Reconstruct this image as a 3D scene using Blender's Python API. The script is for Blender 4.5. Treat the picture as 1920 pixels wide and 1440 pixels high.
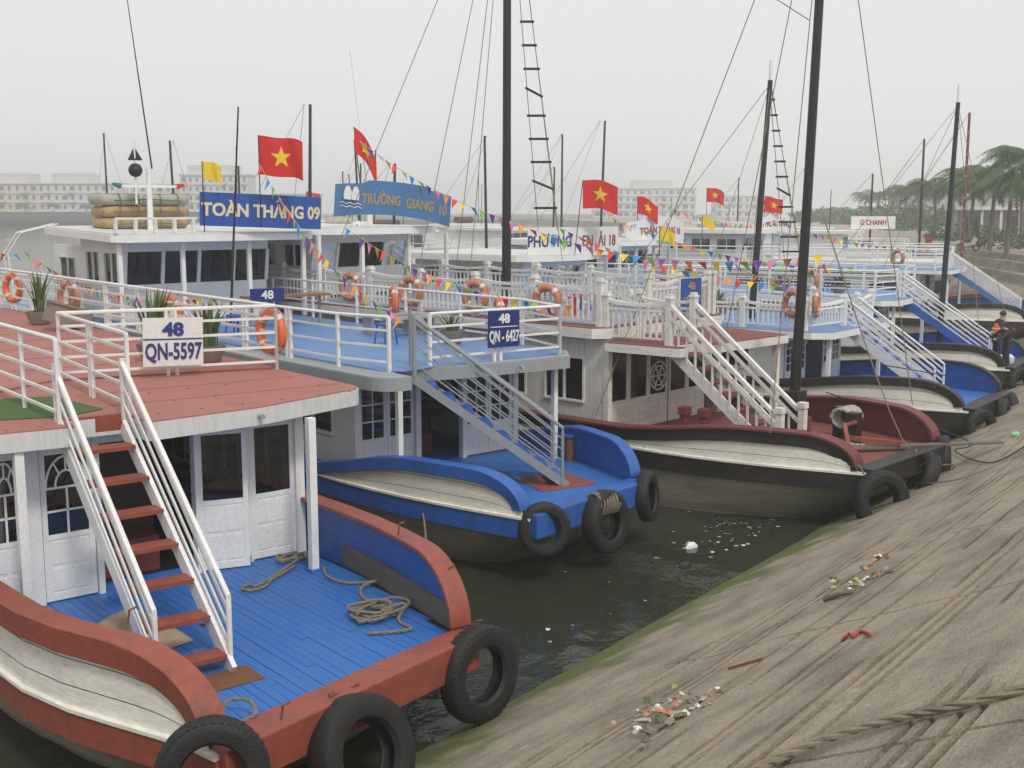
import bpy, bmesh, math, random
from mathutils import Vector, Matrix
random.seed(7)
R = math.radians
for o in list(bpy.data.objects): bpy.data.objects.remove(o)
S = bpy.context.scene
C = S.collection
# ---------------- camera, sky, sun, exposure ----------------
TH = 47.0                      # boats' aft axis (+y) lies 47 deg left of the view
cam_d = bpy.data.cameras.new('camera'); cam = bpy.data.objects.new('camera', cam_d); C.objects.link(cam)
cam_d.lens = 41.25; cam_d.sensor_width = 36; cam_d.clip_start = .1; cam_d.clip_end = 6000
cam.location = (0, 0, 6.2); cam.rotation_euler = (R(90 - 8.53), 0, R(-TH)); S.camera = cam
S.cycles.volume_bounces = 1
wd = bpy.data.worlds.new('World'); S.world = wd; wd.use_nodes = True
nt = wd.node_tree; bg = nt.nodes['Background']
sky = nt.nodes.new('ShaderNodeTexSky'); sky.sky_type = 'NISHITA'; sky.sun_disc = False
SUN_EL, SUN_AZ = 50, 200
sky.sun_elevation = R(SUN_EL); sky.sun_rotation = R(SUN_AZ); sky.dust_density = 6; sky.air_density = 1.2
sc_ = nt.nodes.new('ShaderNodeVectorMath'); sc_.operation = 'SCALE'; sc_.inputs['Scale'].default_value = .1
mx = nt.nodes.new('ShaderNodeMix'); mx.data_type = 'RGBA'; mx.inputs[0].default_value = .88
mx.inputs[7].default_value = (.755, .765, .76, 1)
nt.links.new(sky.outputs[0], sc_.inputs[0]); nt.links.new(sc_.outputs[0], mx.inputs[6]); nt.links.new(mx.outputs[2], bg.inputs[0])
bg.inputs[1].default_value = 1.0
sd = bpy.data.lights.new('sun', 'SUN'); sd.energy = 1.5; sd.angle = R(10); sd.color = (1, .96, .9)
sun = bpy.data.objects.new('sun', sd); C.objects.link(sun)
sun.rotation_euler = (R(90 - SUN_EL), 0, R(-SUN_AZ + 180))
vs = S.view_settings; vs.view_transform = 'Standard'; vs.look = 'None'; vs.gamma = 1; vs.exposure = 0.24; vs.use_curve_mapping = False

# ---------------- materials ----------------
def srgb(h):
    h = h.lstrip('#'); v = [int(h[i:i+2], 16)/255 for i in (0, 2, 4)]
    return tuple((c/12.92 if c <= .04045 else ((c+.055)/1.055)**2.4) for c in v)
MATS = {}
def mat(name, col, rough=.55, dirt=None, damt=.35, dscale=2.0, bump=.15, bscale=30, stretch=(1, 1, 1), metal=0, spec=.5, fine=.12, boards=0, chip=None, cth=.66, csc=7):
    """painted / natural surface: base colour, blotchy dirt of its own shape, fine grain and relief"""
    if name in MATS: return MATS[name]
    m = bpy.data.materials.new(name); m.use_nodes = True; t = m.node_tree; N = t.nodes; K = t.links
    b = N['Principled BSDF']; b.inputs['Roughness'].default_value = rough; b.inputs['Metallic'].default_value = metal
    b.inputs['Specular IOR Level'].default_value = spec
    co = N.new('ShaderNodeTexCoord'); mp = N.new('ShaderNodeMapping'); mp.inputs['Scale'].default_value = stretch
    K.new(co.outputs['Object'], mp.inputs[0])
    n1 = N.new('ShaderNodeTexNoise'); n1.inputs['Scale'].default_value = dscale; n1.inputs['Detail'].default_value = 7; n1.inputs['Roughness'].default_value = .65
    K.new(mp.outputs[0], n1.inputs[0])
    rp = N.new('ShaderNodeValToRGB'); rp.color_ramp.elements[0].position = .42; rp.color_ramp.elements[1].position = .75
    K.new(n1.outputs[0], rp.inputs[0])
    am = N.new('ShaderNodeMath'); am.operation = 'MULTIPLY'; am.inputs[1].default_value = damt
    K.new(rp.outputs[0], am.inputs[0])
    dm = N.new('ShaderNodeMix'); dm.data_type = 'RGBA'
    dm.inputs[6].default_value = (*col, 1); dm.inputs[7].default_value = (*(dirt or tuple(c*.45 for c in col)), 1)
    K.new(am.outputs[0], dm.inputs[0])
    n2 = N.new('ShaderNodeTexNoise'); n2.inputs['Scale'].default_value = bscale; n2.inputs['Detail'].default_value = 5
    K.new(mp.outputs[0], n2.inputs[0])
    fm = N.new('ShaderNodeMix'); fm.data_type = 'RGBA'; fm.blend_type = 'MULTIPLY'; fm.inputs[0].default_value = fine*2
    g = N.new('ShaderNodeMapRange'); g.inputs[1].default_value = .3; g.inputs[2].default_value = .7; g.inputs[3].default_value = .5; g.inputs[4].default_value = 1.2
    K.new(n2.outputs[0], g.inputs[0]); K.new(dm.outputs[2], fm.inputs[6]); K.new(g.outputs[0], fm.inputs[7])
    outc = fm.outputs[2]
    if chip:            # flaked paint showing what lies under it
        n3 = N.new('ShaderNodeTexNoise'); n3.inputs['Scale'].default_value = csc; n3.inputs['Detail'].default_value = 9; n3.inputs['Roughness'].default_value = .7; K.new(mp.outputs[0], n3.inputs[0])
        th = N.new('ShaderNodeMapRange'); th.inputs[1].default_value = cth; th.inputs[2].default_value = cth+.025; K.new(n3.outputs[0], th.inputs[0])
        cm = N.new('ShaderNodeMix'); cm.data_type = 'RGBA'; cm.inputs[7].default_value = (*chip, 1); K.new(th.outputs[0], cm.inputs[0]); K.new(outc, cm.inputs[6]); outc = cm.outputs[2]
    K.new(outc, b.inputs['Base Color'])
    bp = N.new('ShaderNodeBump'); bp.inputs['Strength'].default_value = bump; bp.inputs['Distance'].default_value = .02
    K.new(n2.outputs[0], bp.inputs['Height']); K.new(bp.outputs[0], b.inputs['Normal'])
    if boards:          # narrow grooves between vertical boards
        sx = N.new('ShaderNodeSeparateXYZ'); K.new(co.outputs['Object'], sx.inputs[0]); ad = N.new('ShaderNodeMath'); K.new(sx.outputs[0], ad.inputs[0]); K.new(sx.outputs[1], ad.inputs[1])
        pp = N.new('ShaderNodeMath'); pp.operation = 'PINGPONG'; pp.inputs[1].default_value = boards/2; K.new(ad.outputs[0], pp.inputs[0])
        gr = N.new('ShaderNodeMapRange'); gr.inputs[1].default_value = 0; gr.inputs[2].default_value = .008; K.new(pp.outputs[0], gr.inputs[0])
        b2_ = N.new('ShaderNodeBump'); b2_.inputs['Strength'].default_value = .8; b2_.inputs['Distance'].default_value = .012; K.new(gr.outputs[0], b2_.inputs['Height']); K.new(bp.outputs[0], b2_.inputs['Normal']); K.new(b2_.outputs[0], b.inputs['Normal'])
    MATS[name] = m; return m
def M(n): return MATS[n]
WHITE = srgb('#d9d9d6')
mat('white', (.82, .82, .80), .5, (.55, .52, .46), .3, 1.6, .12, 25, chip=(.28,.2,.14), cth=.70)
mat('white_pipe', (.80, .80, .78), .35, (.45, .38, .3), .3, 3, .05, 40)
mat('white_old', (.74, .73, .69), .65, (.34, .31, .26), .45, 2.6, .3, 18, (1, 1, 4))
mat('board_wall', (.72, .71, .68), .65, (.36, .33, .28), .45, 2.2, .2, 18, (3, 3, .6), boards=.14)
mat('hull_white', (.80, .78, .70), .65, (.42, .36, .28), .4, 2.2, .25, 14, (1, .5, 2), chip=(.10,.08,.06), cth=.665, csc=5)
mat('blue', (.025, .125, .47), .45, (.03, .06, .13), .6, 2.6, .25, 18, chip=(.09,.085,.07), cth=.66)
mat('deck_blue', (.022, .14, .47), .5, (.08, .18, .38), .5, 3.2, .25, 30, (4, .5, 1), chip=(.10,.11,.11), cth=.675, csc=4)
mat('roof_blue', (.10, .22, .47), .45, (.19, .30, .48), .5, 1.3, .06, 12)
mat('red', (.30, .07, .045), .5, (.14, .05, .04), .7, 3.4, .3, 16, chip=(.10,.06,.045), cth=.655)
mat('roof_red', (.37, .14, .115), .7, (.26, .105, .09), .7, 1.4, .15, 20)
mat('maroon', (.17, .036, .034), .6, (.1, .03, .03), .5, 2, .3, 20, chip=(.07,.05,.04), cth=.66)
mat('roof_maroon', (.19, .055, .045), .75, (.28, .10, .08), .5, 1.5, .2, 22)
mat('black_paint', (.013, .012, .012), .5, (.05, .036, .025), .6, 2.0, .3, 16, (1, .4, 2), chip=(.20,.17,.13), cth=.67)
mat('mast_black', (.008, .009, .011), .4, (.05, .047, .044), .3, 3.0, .2, 20, (3, 3, .5))
mat('grey_steel', (.27, .30, .32), .4, (.22, .17, .12), .3, 3, .06, 30)
mat('grey_fascia', (.30, .33, .34), .5, (.2, .2, .19), .4, 2, .1, 20)
mat('fascia_white', (.64, .65, .64), .55, (.36, .35, .33), .5, 2.4, .15, 25, (5, 5, .6))
mat('hull_under', (.32, .30, .235), .75, (.10, .095, .07), .65, 1.6, .5, 10, (1, .3, 3))
mat('teal', (.05, .16, .19), .55, (.04, .08, .09), .5, 2, .2, 20)
mat('rubber', (.008, .008, .009), .65, (.028, .027, .026), .5, 5, .5, 40)
mat('rope', (.28, .235, .17), .9, (.14, .11, .08), .6, 14, .8, 90)
mat('rope_white', (.55, .52, .46), .9, (.3, .27, .22), .6, 14, .8, 90)
mat('orange', (.72, .16, .04), .5, (.5, .14, .06), .4, 5, .1, 30)
mat('orange_faded', (.52, .21, .11), .65, (.36, .17, .1), .6, 5, .15, 30)
mat('band', (.66, .62, .55), .6)
mat('dark', (.012, .012, .013), .6)
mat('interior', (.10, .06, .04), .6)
mat('navy', (.012, .025, .16), .4, None, .1)
mat('sign_blue', (.015, .085, .36), .4, (.02, .06, .22), .3, 2)
mat('sign_blue_old', (.07, .19, .40), .5, (.05, .11, .22), .5, 3)
mat('sign_white', (.74, .74, .72), .45, (.5, .49, .46), .3, 2)
mat('letter_navy', (.025, .035, .20), .5)
mat('letter_white', (.78, .78, .76), .5)
mat('letter_cream', (.75, .66, .42), .5, None, .1)
mat('letter_gold', (.42, .30, .12), .5)
mat('letter_red', (.36, .04, .04), .5)
mat('letter_black', (.02, .025, .03), .5)
mat('flag_red', (.62, .025, .02), .8, None, .15, 3, .1, 60)
mat('flag_yellow', (.80, .56, .03), .8, None, .1)
mat('raft_grey', (.40, .38, .32), .7, (.25, .22, .17), .5, 5, .3, 30)
mat('raft_tan', (.42, .31, .15), .7, (.3, .2, .08), .5, 5, .3, 30)
mat('leaf', (.07, .12, .035), .6, (.2, .2, .06), .5, 8)
mat('leaf_far', (.045, .095, .025), .7, (.15, .15, .04), .6, 1.2)
mat('trunk', (.17, .14, .11), .85, None, .5, 4, .5, 20)
mat('pot', (.24, .20, .16), .7)
mat('mat_green', (.06, .14, .03), .95, (.1, .11, .07), .7, 4, .6, 120)
mat('rust', (.18, .07, .03), .85, (.08, .035, .02), .6, 12, .4, 60)
mat('old_wood', (.17, .145, .12), .85, (.07, .06, .05), .7, 5, .6, 30, (1, .15, 1))
mat('tarp_green', (.04, .16, .07), .5, (.2, .25, .16), .5, 3)
mat('plastic_blue', (.03, .10, .42), .4)
mat('skin', (.42, .26, .18), .6)
mat('cloth_dark', (.025, .025, .03), .85)
mat('vest', (.80, .17, .02), .6)
mat('bag', (.75, .75, .74), .4, (.5, .5, .5), .4, 9, .5, 20)
mat('bag_green', (.30, .62, .33), .4, (.2, .4, .2), .4, 9, .5, 20)
mat('cloth_red', (.45, .05, .05), .7)
mat('stone', (.36, .33, .28), .9, (.24, .21, .18), .6, .6, .4, 9)
mat('facade_cream', (.62, .56, .44), .8, (.52, .48, .40), .4, .1, .02, 2)
mat('facade_white', (.64, .63, .60), .8, (.5, .5, .48), .4, .1, .02, 2)
mat('facade_grey', (.33, .34, .36), .8, None, .2, .1, .02, 2)
mat('window_far', (.09, .12, .16), .25)
def glass():
    m = bpy.data.materials.new('glass'); m.use_nodes = True; t = m.node_tree; t.nodes.clear()
    o = t.nodes.new('ShaderNodeOutputMaterial'); a = t.nodes.new('ShaderNodeBsdfTransparent'); a.inputs[0].default_value = (.5, .53, .54, 1)
    g = t.nodes.new('ShaderNodeBsdfGlossy'); g.inputs['Roughness'].default_value = .04; g.inputs[0].default_value = (.8, .85, .88, 1)
    f = t.nodes.new('ShaderNodeFresnel'); f.inputs[0].default_value = 1.6; x = t.nodes.new('ShaderNodeMixShader')
    t.links.new(f.outputs[0], x.inputs[0]); t.links.new(a.outputs[0], x.inputs[1]); t.links.new(g.outputs[0], x.inputs[2]); t.links.new(x.outputs[0], o.inputs[0])
    MATS['glass'] = m
glass()
PEN = []
for i, c in enumerate([(.75, .06, .05), (.85, .62, .03), (.04, .30, .62), (.30, .62, .08), (.20, .05, .35), (.80, .25, .38), (.85, .30, .03)]):
    mat('pennant%d' % i, c, .7, None, .1); PEN.append('pennant%d' % i)

# ---------------- mesh helpers ----------------
class MB:
    def __init__(s): s.v = []; s.f = []; s.T = None
    def add(s, vs, fs):
        n = len(s.v)
        for p in vs:
            p = Vector(p); s.v.append(tuple(s.T @ p) if s.T is not None else tuple(p))
        for f in fs: s.f.append(tuple(i+n for i in f))
        return s
    def box(s, x0, x1, y0, y1, z0, z1):
        return s.add([(x0,y0,z0),(x1,y0,z0),(x1,y1,z0),(x0,y1,z0),(x0,y0,z1),(x1,y0,z1),(x1,y1,z1),(x0,y1,z1)],
              [(0,3,2,1),(4,5,6,7),(0,1,5,4),(1,2,6,5),(2,3,7,6),(3,0,4,7)])
    def bar(s, p0, p1, w, h, up=(0,0,1)):
        p0, p1 = Vector(p0), Vector(p1); t = (p1-p0).normalized(); up = Vector(up)
        a = t.cross(up)
        if a.length < 1e-4: a = t.cross(Vector((0,1,0)))
        a.normalize(); b = a.cross(t); a *= w/2; b *= h/2
        q = [p0-a-b, p0+a-b, p0+a+b, p0-a+b, p1-a-b, p1+a-b, p1+a+b, p1-a+b]
        return s.add(q, [(0,1,2,3),(7,6,5,4),(0,4,5,1),(1,5,6,2),(2,6,7,3),(3,7,4,0)])
    def tube(s, pts, r, n=8, closed=False, r1=None):
        pts = [Vector(p) for p in pts]; k = len(pts); vs = []; fs = []; pa = None
        for i, p in enumerate(pts):
            if closed: t = pts[(i+1) % k]-pts[i-1]
            else: t = pts[min(i+1, k-1)]-pts[max(i-1, 0)]
            t.normalize()
            if pa is None:
                a = t.cross(Vector((0,0,1)))
                if a.length < .05: a = t.cross(Vector((0,1,0)))
            else: a = pa-t*pa.dot(t)
            a.normalize(); pa = a; b = t.cross(a)
            rr = r if r1 is None else r+(r1-r)*i/(k-1)
            for j in range(n):
                th = 2*math.pi*j/n; vs.append(p+a*math.cos(th)*rr+b*math.sin(th)*rr)
        for i in range(k if closed else k-1):
            i2 = (i+1) % k
            for j in range(n): fs.append((i*n+j, i*n+(j+1) % n, i2*n+(j+1) % n, i2*n+j))
        if not closed: fs += [tuple(range(n-1, -1, -1)), tuple(range((k-1)*n, k*n))]
        return s.add(vs, fs)
    def prism(s, poly, z0, z1):
        n = len(poly); zz0 = z0 if callable(z0) else (lambda x, y: z0); zz1 = z1 if callable(z1) else (lambda x, y: z1)
        vs = [(x,y,zz0(x,y)) for x,y in poly]+[(x,y,zz1(x,y)) for x,y in poly]
        return s.add(vs, [tuple(range(n-1,-1,-1)), tuple(range(n,2*n))]+[(i,(i+1)%n,n+(i+1)%n,n+i) for i in range(n)])
    def sweep(s, path, prof, side):
        """path points; prof = [(a,b)] a along side normal, b along (side x tangent); side = outward vector per point"""
        k = len(path); n = len(prof); vs = []
        for i, p in enumerate(path):
            p = Vector(p); t = (Vector(path[min(i+1,k-1)])-Vector(path[max(i-1,0)])).normalized()
            a = Vector(side[i] if isinstance(side, list) else side); a = (a-t*a.dot(t)).normalized(); b = t.cross(a)
            if b.z < 0 or (abs(b.z) < .02 and b.y > 0): b = -b
            for x, y in prof: vs.append(p+a*x+b*y)
        fs = [(i*n+j, i*n+(j+1)%n, (i+1)*n+(j+1)%n, (i+1)*n+j) for i in range(k-1) for j in range(n)]
        fs += [tuple(range(n)), tuple(range((k-1)*n, k*n))]
        return s.add(vs, fs)
    def build(s, name, m, parent=None, smooth=False, bevel=0):
        me = bpy.data.meshes.new(name); me.from_pydata(s.v, [], s.f); me.materials.append(M(m) if isinstance(m, str) else m)
        bm = bmesh.new(); bm.from_mesh(me); bmesh.ops.recalc_face_normals(bm, faces=bm.faces); bm.to_mesh(me); bm.free()
        o = bpy.data.objects.new(name, me); C.objects.link(o); o.parent = parent
        if smooth:
            me.polygons.foreach_set('use_smooth', [True]*len(me.polygons)); 
            if hasattr(me, 'set_sharp_from_angle'): me.set_sharp_from_angle(angle=R(40))
        if bevel:
            bv = o.modifiers.new('b', 'BEVEL'); bv.width = bevel; bv.segments = 2; bv.limit_method = 'ANGLE'
        return o
def tag(o, label, cat, group=None, kind=None):
    if label: o['label'] = label
    if cat: o['category'] = cat
    if group: o['group'] = group
    if kind: o['kind'] = kind
    return o
def empty(name, loc=(0,0,0), rz=0, label=None, cat=None, group=None, rot=None):
    o = bpy.data.objects.new(name, None); C.objects.link(o); o.location = loc
    o.rotation_euler = rot if rot else (0, 0, rz); o.empty_display_size = .1
    return tag(o, label, cat, group)
def sm(t): t = max(0, min(1, t)); return t*t*(3-2*t)
def text(body, size, m, parent, mtx, name='lettering', depth=.008, bold=.0, warp=None, align='CENTER', sx=1):
    cu = bpy.data.curves.new(name, 'FONT'); cu.body = body; cu.size = size; cu.align_x = align; cu.align_y = 'CENTER'; cu.extrude = depth; cu.offset = bold
    cu.resolution_u = 3
    o = bpy.data.objects.new(name, cu); C.objects.link(o)
    bpy.context.view_layer.update()
    me = bpy.data.meshes.new_from_object(o.evaluated_get(bpy.context.evaluated_depsgraph_get()))
    bpy.data.objects.remove(o)
    for v in me.vertices:
        p = Vector((v.co.x*sx, v.co.y, v.co.z))
        if warp: p = Vector(warp(p))
        v.co = mtx @ p
    me.materials.clear(); me.materials.append(M(m))
    o = bpy.data.objects.new(name, me); C.objects.link(o); o.parent = parent
    return o

# ---------------- shoreline and embankment ----------------
SH = [(-14, 7.6), (-4, 8.4), (8.2, 9.45), (15.3, 10.2), (20, 10.75), (27, 12.0), (33, 13.4), (42, 15.6), (50, 18), (58, 21), (68, 26), (82, 36), (100, 53), (130, 85), (190, 150), (260, 240)]
def shore_pts(step):
    out = []
    for i in range(len(SH)-1):
        p0 = SH[max(i-1,0)]; p1 = SH[i]; p2 = SH[i+1]; p3 = SH[min(i+2,len(SH)-1)]
        n = max(2, int(math.dist(p1,p2)/step(p1[0])))
        for j in range(n):
            t = j/n
            q = [.5*((2*p1[k])+(-p0[k]+p2[k])*t+(2*p0[k]-5*p1[k]+4*p2[k]-p3[k])*t*t+(-p0[k]+3*p1[k]-3*p2[k]+p3[k])*t**3) for k in (0,1)]
            out.append(q)
    out.append(SH[-1]); return out
def hsh(i, j):
    x = math.sin(i*12.9898+j*78.233)*43758.5453; return x-math.floor(x)
def vnoise(x, j):
    i = math.floor(x); t = sm(x-i); return hsh(i, j)*(1-t)+hsh(i+1, j)*t
SLOPE_K = .47; TOPQ = 9.0; PROM_Z = 3.0
def topq(x): return 9.0-2.6*sm((x-24)/20)
GRO = []; q_ = 2.5
while q_ < 8.9: GRO.append(q_); q_ += random.choice([.13, .16, .2, .34, .45])
def bank_z(q, x):
    z = SLOPE_K*q
    if x > 36 and q > 3.2:                      # terraces on the far stretch
        tq = 3.2+math.floor((q-3.2)/1.16)*1.16; f = (q-tq)/1.16
        zt = SLOPE_K*(tq+(1.16 if f > .12 else f/.12*1.16)); zt = min(zt, PROM_Z)
        w_ = sm((x-36)/3); z = z*(1-w_)+zt*w_
    return min(z, SLOPE_K*topq(x))
def embankment():
    pts = shore_pts(lambda x: .22 if x < 24 else (.5 if x < 45 else 2.5)); JX = [x*4.3+1.6 for x in range(-2, 8)]; new = []
    for p, p2 in zip(pts, pts[1:]):         # extra stations at the slab joints
        new.append(p); add = []
        for xj in JX:
            for e in (-.03, -.02, .02, .03):
                if p[0] < xj+e < p2[0]: f = (xj+e-p[0])/(p2[0]-p[0]); add.append([xj+e, p[1]+(p2[1]-p[1])*f])
        new += sorted(add)
    pts = new+[pts[-1]]
    qs = sorted(set([-4, -2, -1]+[round(i*.12, 3) for i in range(0, 76)]+[round(g+e, 4) for g in GRO for e in (-.034, -.026, .022, .03)]))
    qs = [q for q in qs if q <= 9.001]
    ch = [qs[0]]
    for q in qs[1:]:
        if q-ch[-1] > .003: ch.append(q)
    qs = ch
    vs = []; n = len(qs)
    for i, (x, y) in enumerate(pts):
        a = pts[max(i-1,0)]; b = pts[min(i+1,len(pts)-1)]; tx, ty = b[0]-a[0], b[1]-a[1]; l = math.hypot(tx,ty); nx, ny = ty/l, -tx/l
        for q in qs:
            z = bank_z(q, x)
            if 0 <= q:
                z += (vnoise(x*.9+q*1.7, 3)-.5)*.02*sm(q/1.5)+(vnoise(x*2.6-q*2.1, 9)-.5)*.012
                if q < 3 and x < 36: z += (vnoise(x*.55+q*2.6, 5)-.5)*.05*sm(q/.8)
                if x < 40:
                    for j, g in enumerate(GRO):
                        d = abs(q-g)
                        if d < .0285 and vnoise(x*.4+j*3.1, 20+j) > .42: z -= .05*(.6+.4*hsh(j, 7)); break
                    z += (hsh(int(x*.22+int(q/.45)*.37), int(q/.45)+40)-.5)*.035 if q > 2.4 else 0
            if q > 2.3 and min(abs(x-xj) for xj in JX) < .024: z -= .05
            vs.append((x+nx*q, y+ny*q, z))
    fs = [(i*n+j, i*n+j+1, (i+1)*n+j+1, (i+1)*n+j) for i in range(len(pts)-1) for j in range(n-1)]
    m = MB(); m.add(vs, fs); o = m.build('embankment', emb_mat(), smooth=True); o['kind'] = 'structure'
    # promenade
    v2 = []; 
    for i, (x, y) in enumerate(pts):
        a = pts[max(i-1,0)]; b = pts[min(i+1,len(pts)-1)]; tx, ty = b[0]-a[0], b[1]-a[1]; l = math.hypot(tx,ty); nx, ny = ty/l, -tx/l
        for q in (TOPQ-.02, 40, 150): v2.append((x+nx*q, y+ny*q, SLOPE_K*topq(x)-.004 if q < 50 else PROM_Z-.01))
    m = MB(); m.add(v2, [(3*i+k,3*i+k+1,3*i+k+4,3*i+k+3) for i in range(len(pts)-1) for k in (0,1)]); o = m.build('promenade', 'stone'); o['kind'] = 'structure'
def emb_mat():
    m = mat('concrete', (.345, .295, .225), .9, (.12, .10, .076), .9, 1.2, .7, 34, (.6, 1.6, 1.6), fine=.32, chip=(.46,.42,.35), cth=.66, csc=3.2)
    t = m.node_tree; N = t.nodes; K = t.links; b = N['Principled BSDF']; src = b.inputs['Base Color'].links[0].from_socket
    co = N.new('ShaderNodeTexCoord'); sp = N.new('ShaderNodeSeparateXYZ'); K.new(co.outputs['Object'], sp.inputs[0])
    nz = N.new('ShaderNodeTexNoise'); nz.inputs['Scale'].default_value = 1.3; nz.inputs['Detail'].default_value = 6; K.new(co.outputs['Object'], nz.inputs[0])
    ad = N.new('ShaderNodeMath'); ad.operation = 'MULTIPLY_ADD'; ad.inputs[1].default_value = -1.5; K.new(nz.outputs[0], ad.inputs[0]); 
    mul = N.new('ShaderNodeMath'); mul.operation = 'ADD'; mul.inputs[1].default_value = .75; K.new(sp.outputs[2], mul.inputs[0]); K.new(mul.outputs[0], ad.inputs[2])
    mr = N.new('ShaderNodeMapRange'); mr.inputs[1].default_value = .20; mr.inputs[2].default_value = .50; mr.inputs[3].default_value = 1; mr.inputs[4].default_value = 0
    K.new(ad.outputs[0], mr.inputs[0])
    mx = N.new('ShaderNodeMix'); mx.data_type = 'RGBA'; mx.inputs[7].default_value = (.075, .105, .012, 1)
    m2 = N.new('ShaderNodeMath'); m2.operation = 'MULTIPLY'; m2.inputs[1].default_value = .88; K.new(mr.outputs[0], m2.inputs[0])
    K.new(m2.outputs[0], mx.inputs[0]); K.new(src, mx.inputs[6])
    # wave-washed streaks running down the lower slope
    K.new(mx.outputs[2], b.inputs['Base Color'])
    return m
embankment()
def water():
    m = bpy.data.materials.new('water'); m.use_nodes = True; t = m.node_tree; b = t.nodes['Principled BSDF']
    b.inputs['Base Color'].default_value = (.028, .033, .022, 1); b.inputs['Roughness'].default_value = .05; b.inputs['IOR'].default_value = 1.33
    co = t.nodes.new('ShaderNodeTexCoord'); n1 = t.nodes.new('ShaderNodeTexNoise'); n1.inputs['Scale'].default_value = 1.1; n1.inputs['Detail'].default_value = 5
    t.links.new(co.outputs['Object'], n1.inputs[0])
    bp = t.nodes.new('ShaderNodeBump'); bp.inputs['Strength'].default_value = .22; bp.inputs['Distance'].default_value = .25
    t.links.new(n1.outputs[0], bp.inputs['Height']); t.links.new(bp.outputs[0], b.inputs['Normal'])
    MATS['water'] = m
    q = MB(); q.add([(-600,-200,0),(900,-200,0),(900,1500,0),(-600,1500,0)], [(0,1,2,3)]); o = q.build('water', 'water'); o['kind'] = 'structure'
water()

# ---------------- generic small things ----------------
def torus(m, c, Rr, r, ax, n=32, k=10, flat=1.0, arc=None):
    c = Vector(c); ax = Vector(ax).normalized(); a = ax.cross(Vector((0,0,1)))
    if a.length < .05: a = ax.cross(Vector((0,1,0)))
    a.normalize(); b = ax.cross(a); vs = []; 
    a0, a1 = arc if arc else (0, 2*math.pi); cl = arc is None; nn = n if cl else n+1
    for i in range(nn):
        th = a0+(a1-a0)*i/n; d = a*math.cos(th)+b*math.sin(th)
        for j in range(k):
            ph = 2*math.pi*j/k; vs.append(c+d*(Rr+r*math.cos(ph))+ax*(r*flat*math.sin(ph)))
    fs = [(i*k+j, i*k+(j+1)%k, ((i+1)%nn)*k+(j+1)%k, ((i+1)%nn)*k+j) for i in range(n) for j in range(k)]
    m.add(vs, fs)
def lifebuoy(loc, ax, label, faded=False, Rr=.27, r=.075, group='lifebuoys hung on the deck railings'):
    t = empty('lifebuoy', loc, 0, label, 'lifebuoy', group)
    m = MB(); torus(m, (0,0,0), Rr, r, ax, 36, 10); m.build('ring', 'orange_faded' if faded else 'orange', t, True)
    for k in range(4):
        m = MB(); th = math.pi/4+k*math.pi/2; torus(m, (0,0,0), Rr, r+.006, ax, 4, 10, arc=(th-.13, th+.13)); m.build('band', 'band', t, True)
    m = MB(); axv = Vector(ax).normalized(); a = axv.cross(Vector((0,0,1))).normalized(); b = axv.cross(a); pts = []
    for i in range(32):
        th = 2*math.pi*i/32; rr = Rr+r+.012+.03*abs(math.sin(2*th)); pts.append(a*math.cos(th)*rr+b*math.sin(th)*rr)
    m.tube(pts, .008, 5, True); m.build('grab_line', 'rope_white', t)
    return t
def tyre(loc, ax, label, Ro=.5, wdt=.24, sag=.04, tread=True, rope=None):
    t = empty('tyre_fender', loc, 0, label, 'tyre', 'tyre fenders hung on the bows')
    ax = Vector(ax).normalized(); a = ax.cross(Vector((0,0,1))).normalized(); b = ax.cross(a)
    prof = [(Ro*.56,-.30),(Ro*.62,-.47),(Ro*.80,-.54),(Ro*.94,-.48),(Ro*.99,-.36),(Ro,0),(Ro*.99,.36),(Ro*.94,.48),(Ro*.80,.54),(Ro*.62,.47),(Ro*.56,.30),(Ro*.66,.22),(Ro*.90,.30),(Ro*.93,0),(Ro*.90,-.30),(Ro*.66,-.22)]
    m = MB(); n = 48; k = len(prof); vs = []
    for i in range(n):
        th = 2*math.pi*i/n; d = a*math.cos(th)+b*math.sin(th)*(1+sag)
        for j, (rr, y) in enumerate(prof): vs.append(d*rr+ax*(y*wdt))
    m.add(vs, [(i*k+j, i*k+(j+1)%k, ((i+1)%n)*k+(j+1)%k, ((i+1)%n)*k+j) for i in range(n) for j in range(k)])
    m.build('casing', 'rubber', t, True)
    if tread:
        m = MB(); nb = 40
        for i in range(nb):
            for s_, off in ((-1, 0), (1, .5)):
                th = 2*math.pi*(i+off)/nb; d = a*math.cos(th)+b*math.sin(th)*(1+sag); tg = (-a*math.sin(th)+b*math.cos(th))
                p = d*Ro*.985; m.bar(p+ax*s_*wdt*.05, p+ax*s_*wdt*.47-d*.03+tg*.02, .045, .035, d)
        m.build('tread', 'rubber', t)
    if rope:
        m = MB(); m.tube([Vector(rope)-Vector(loc), (Vector(rope)-Vector(loc))*.5+Vector((.03,0,-.05)), b*Ro*.75 if b.z > 0 else -b*Ro*.75], .018, 6); m.build('hanging_rope', 'rope', t)
    return t
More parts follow.
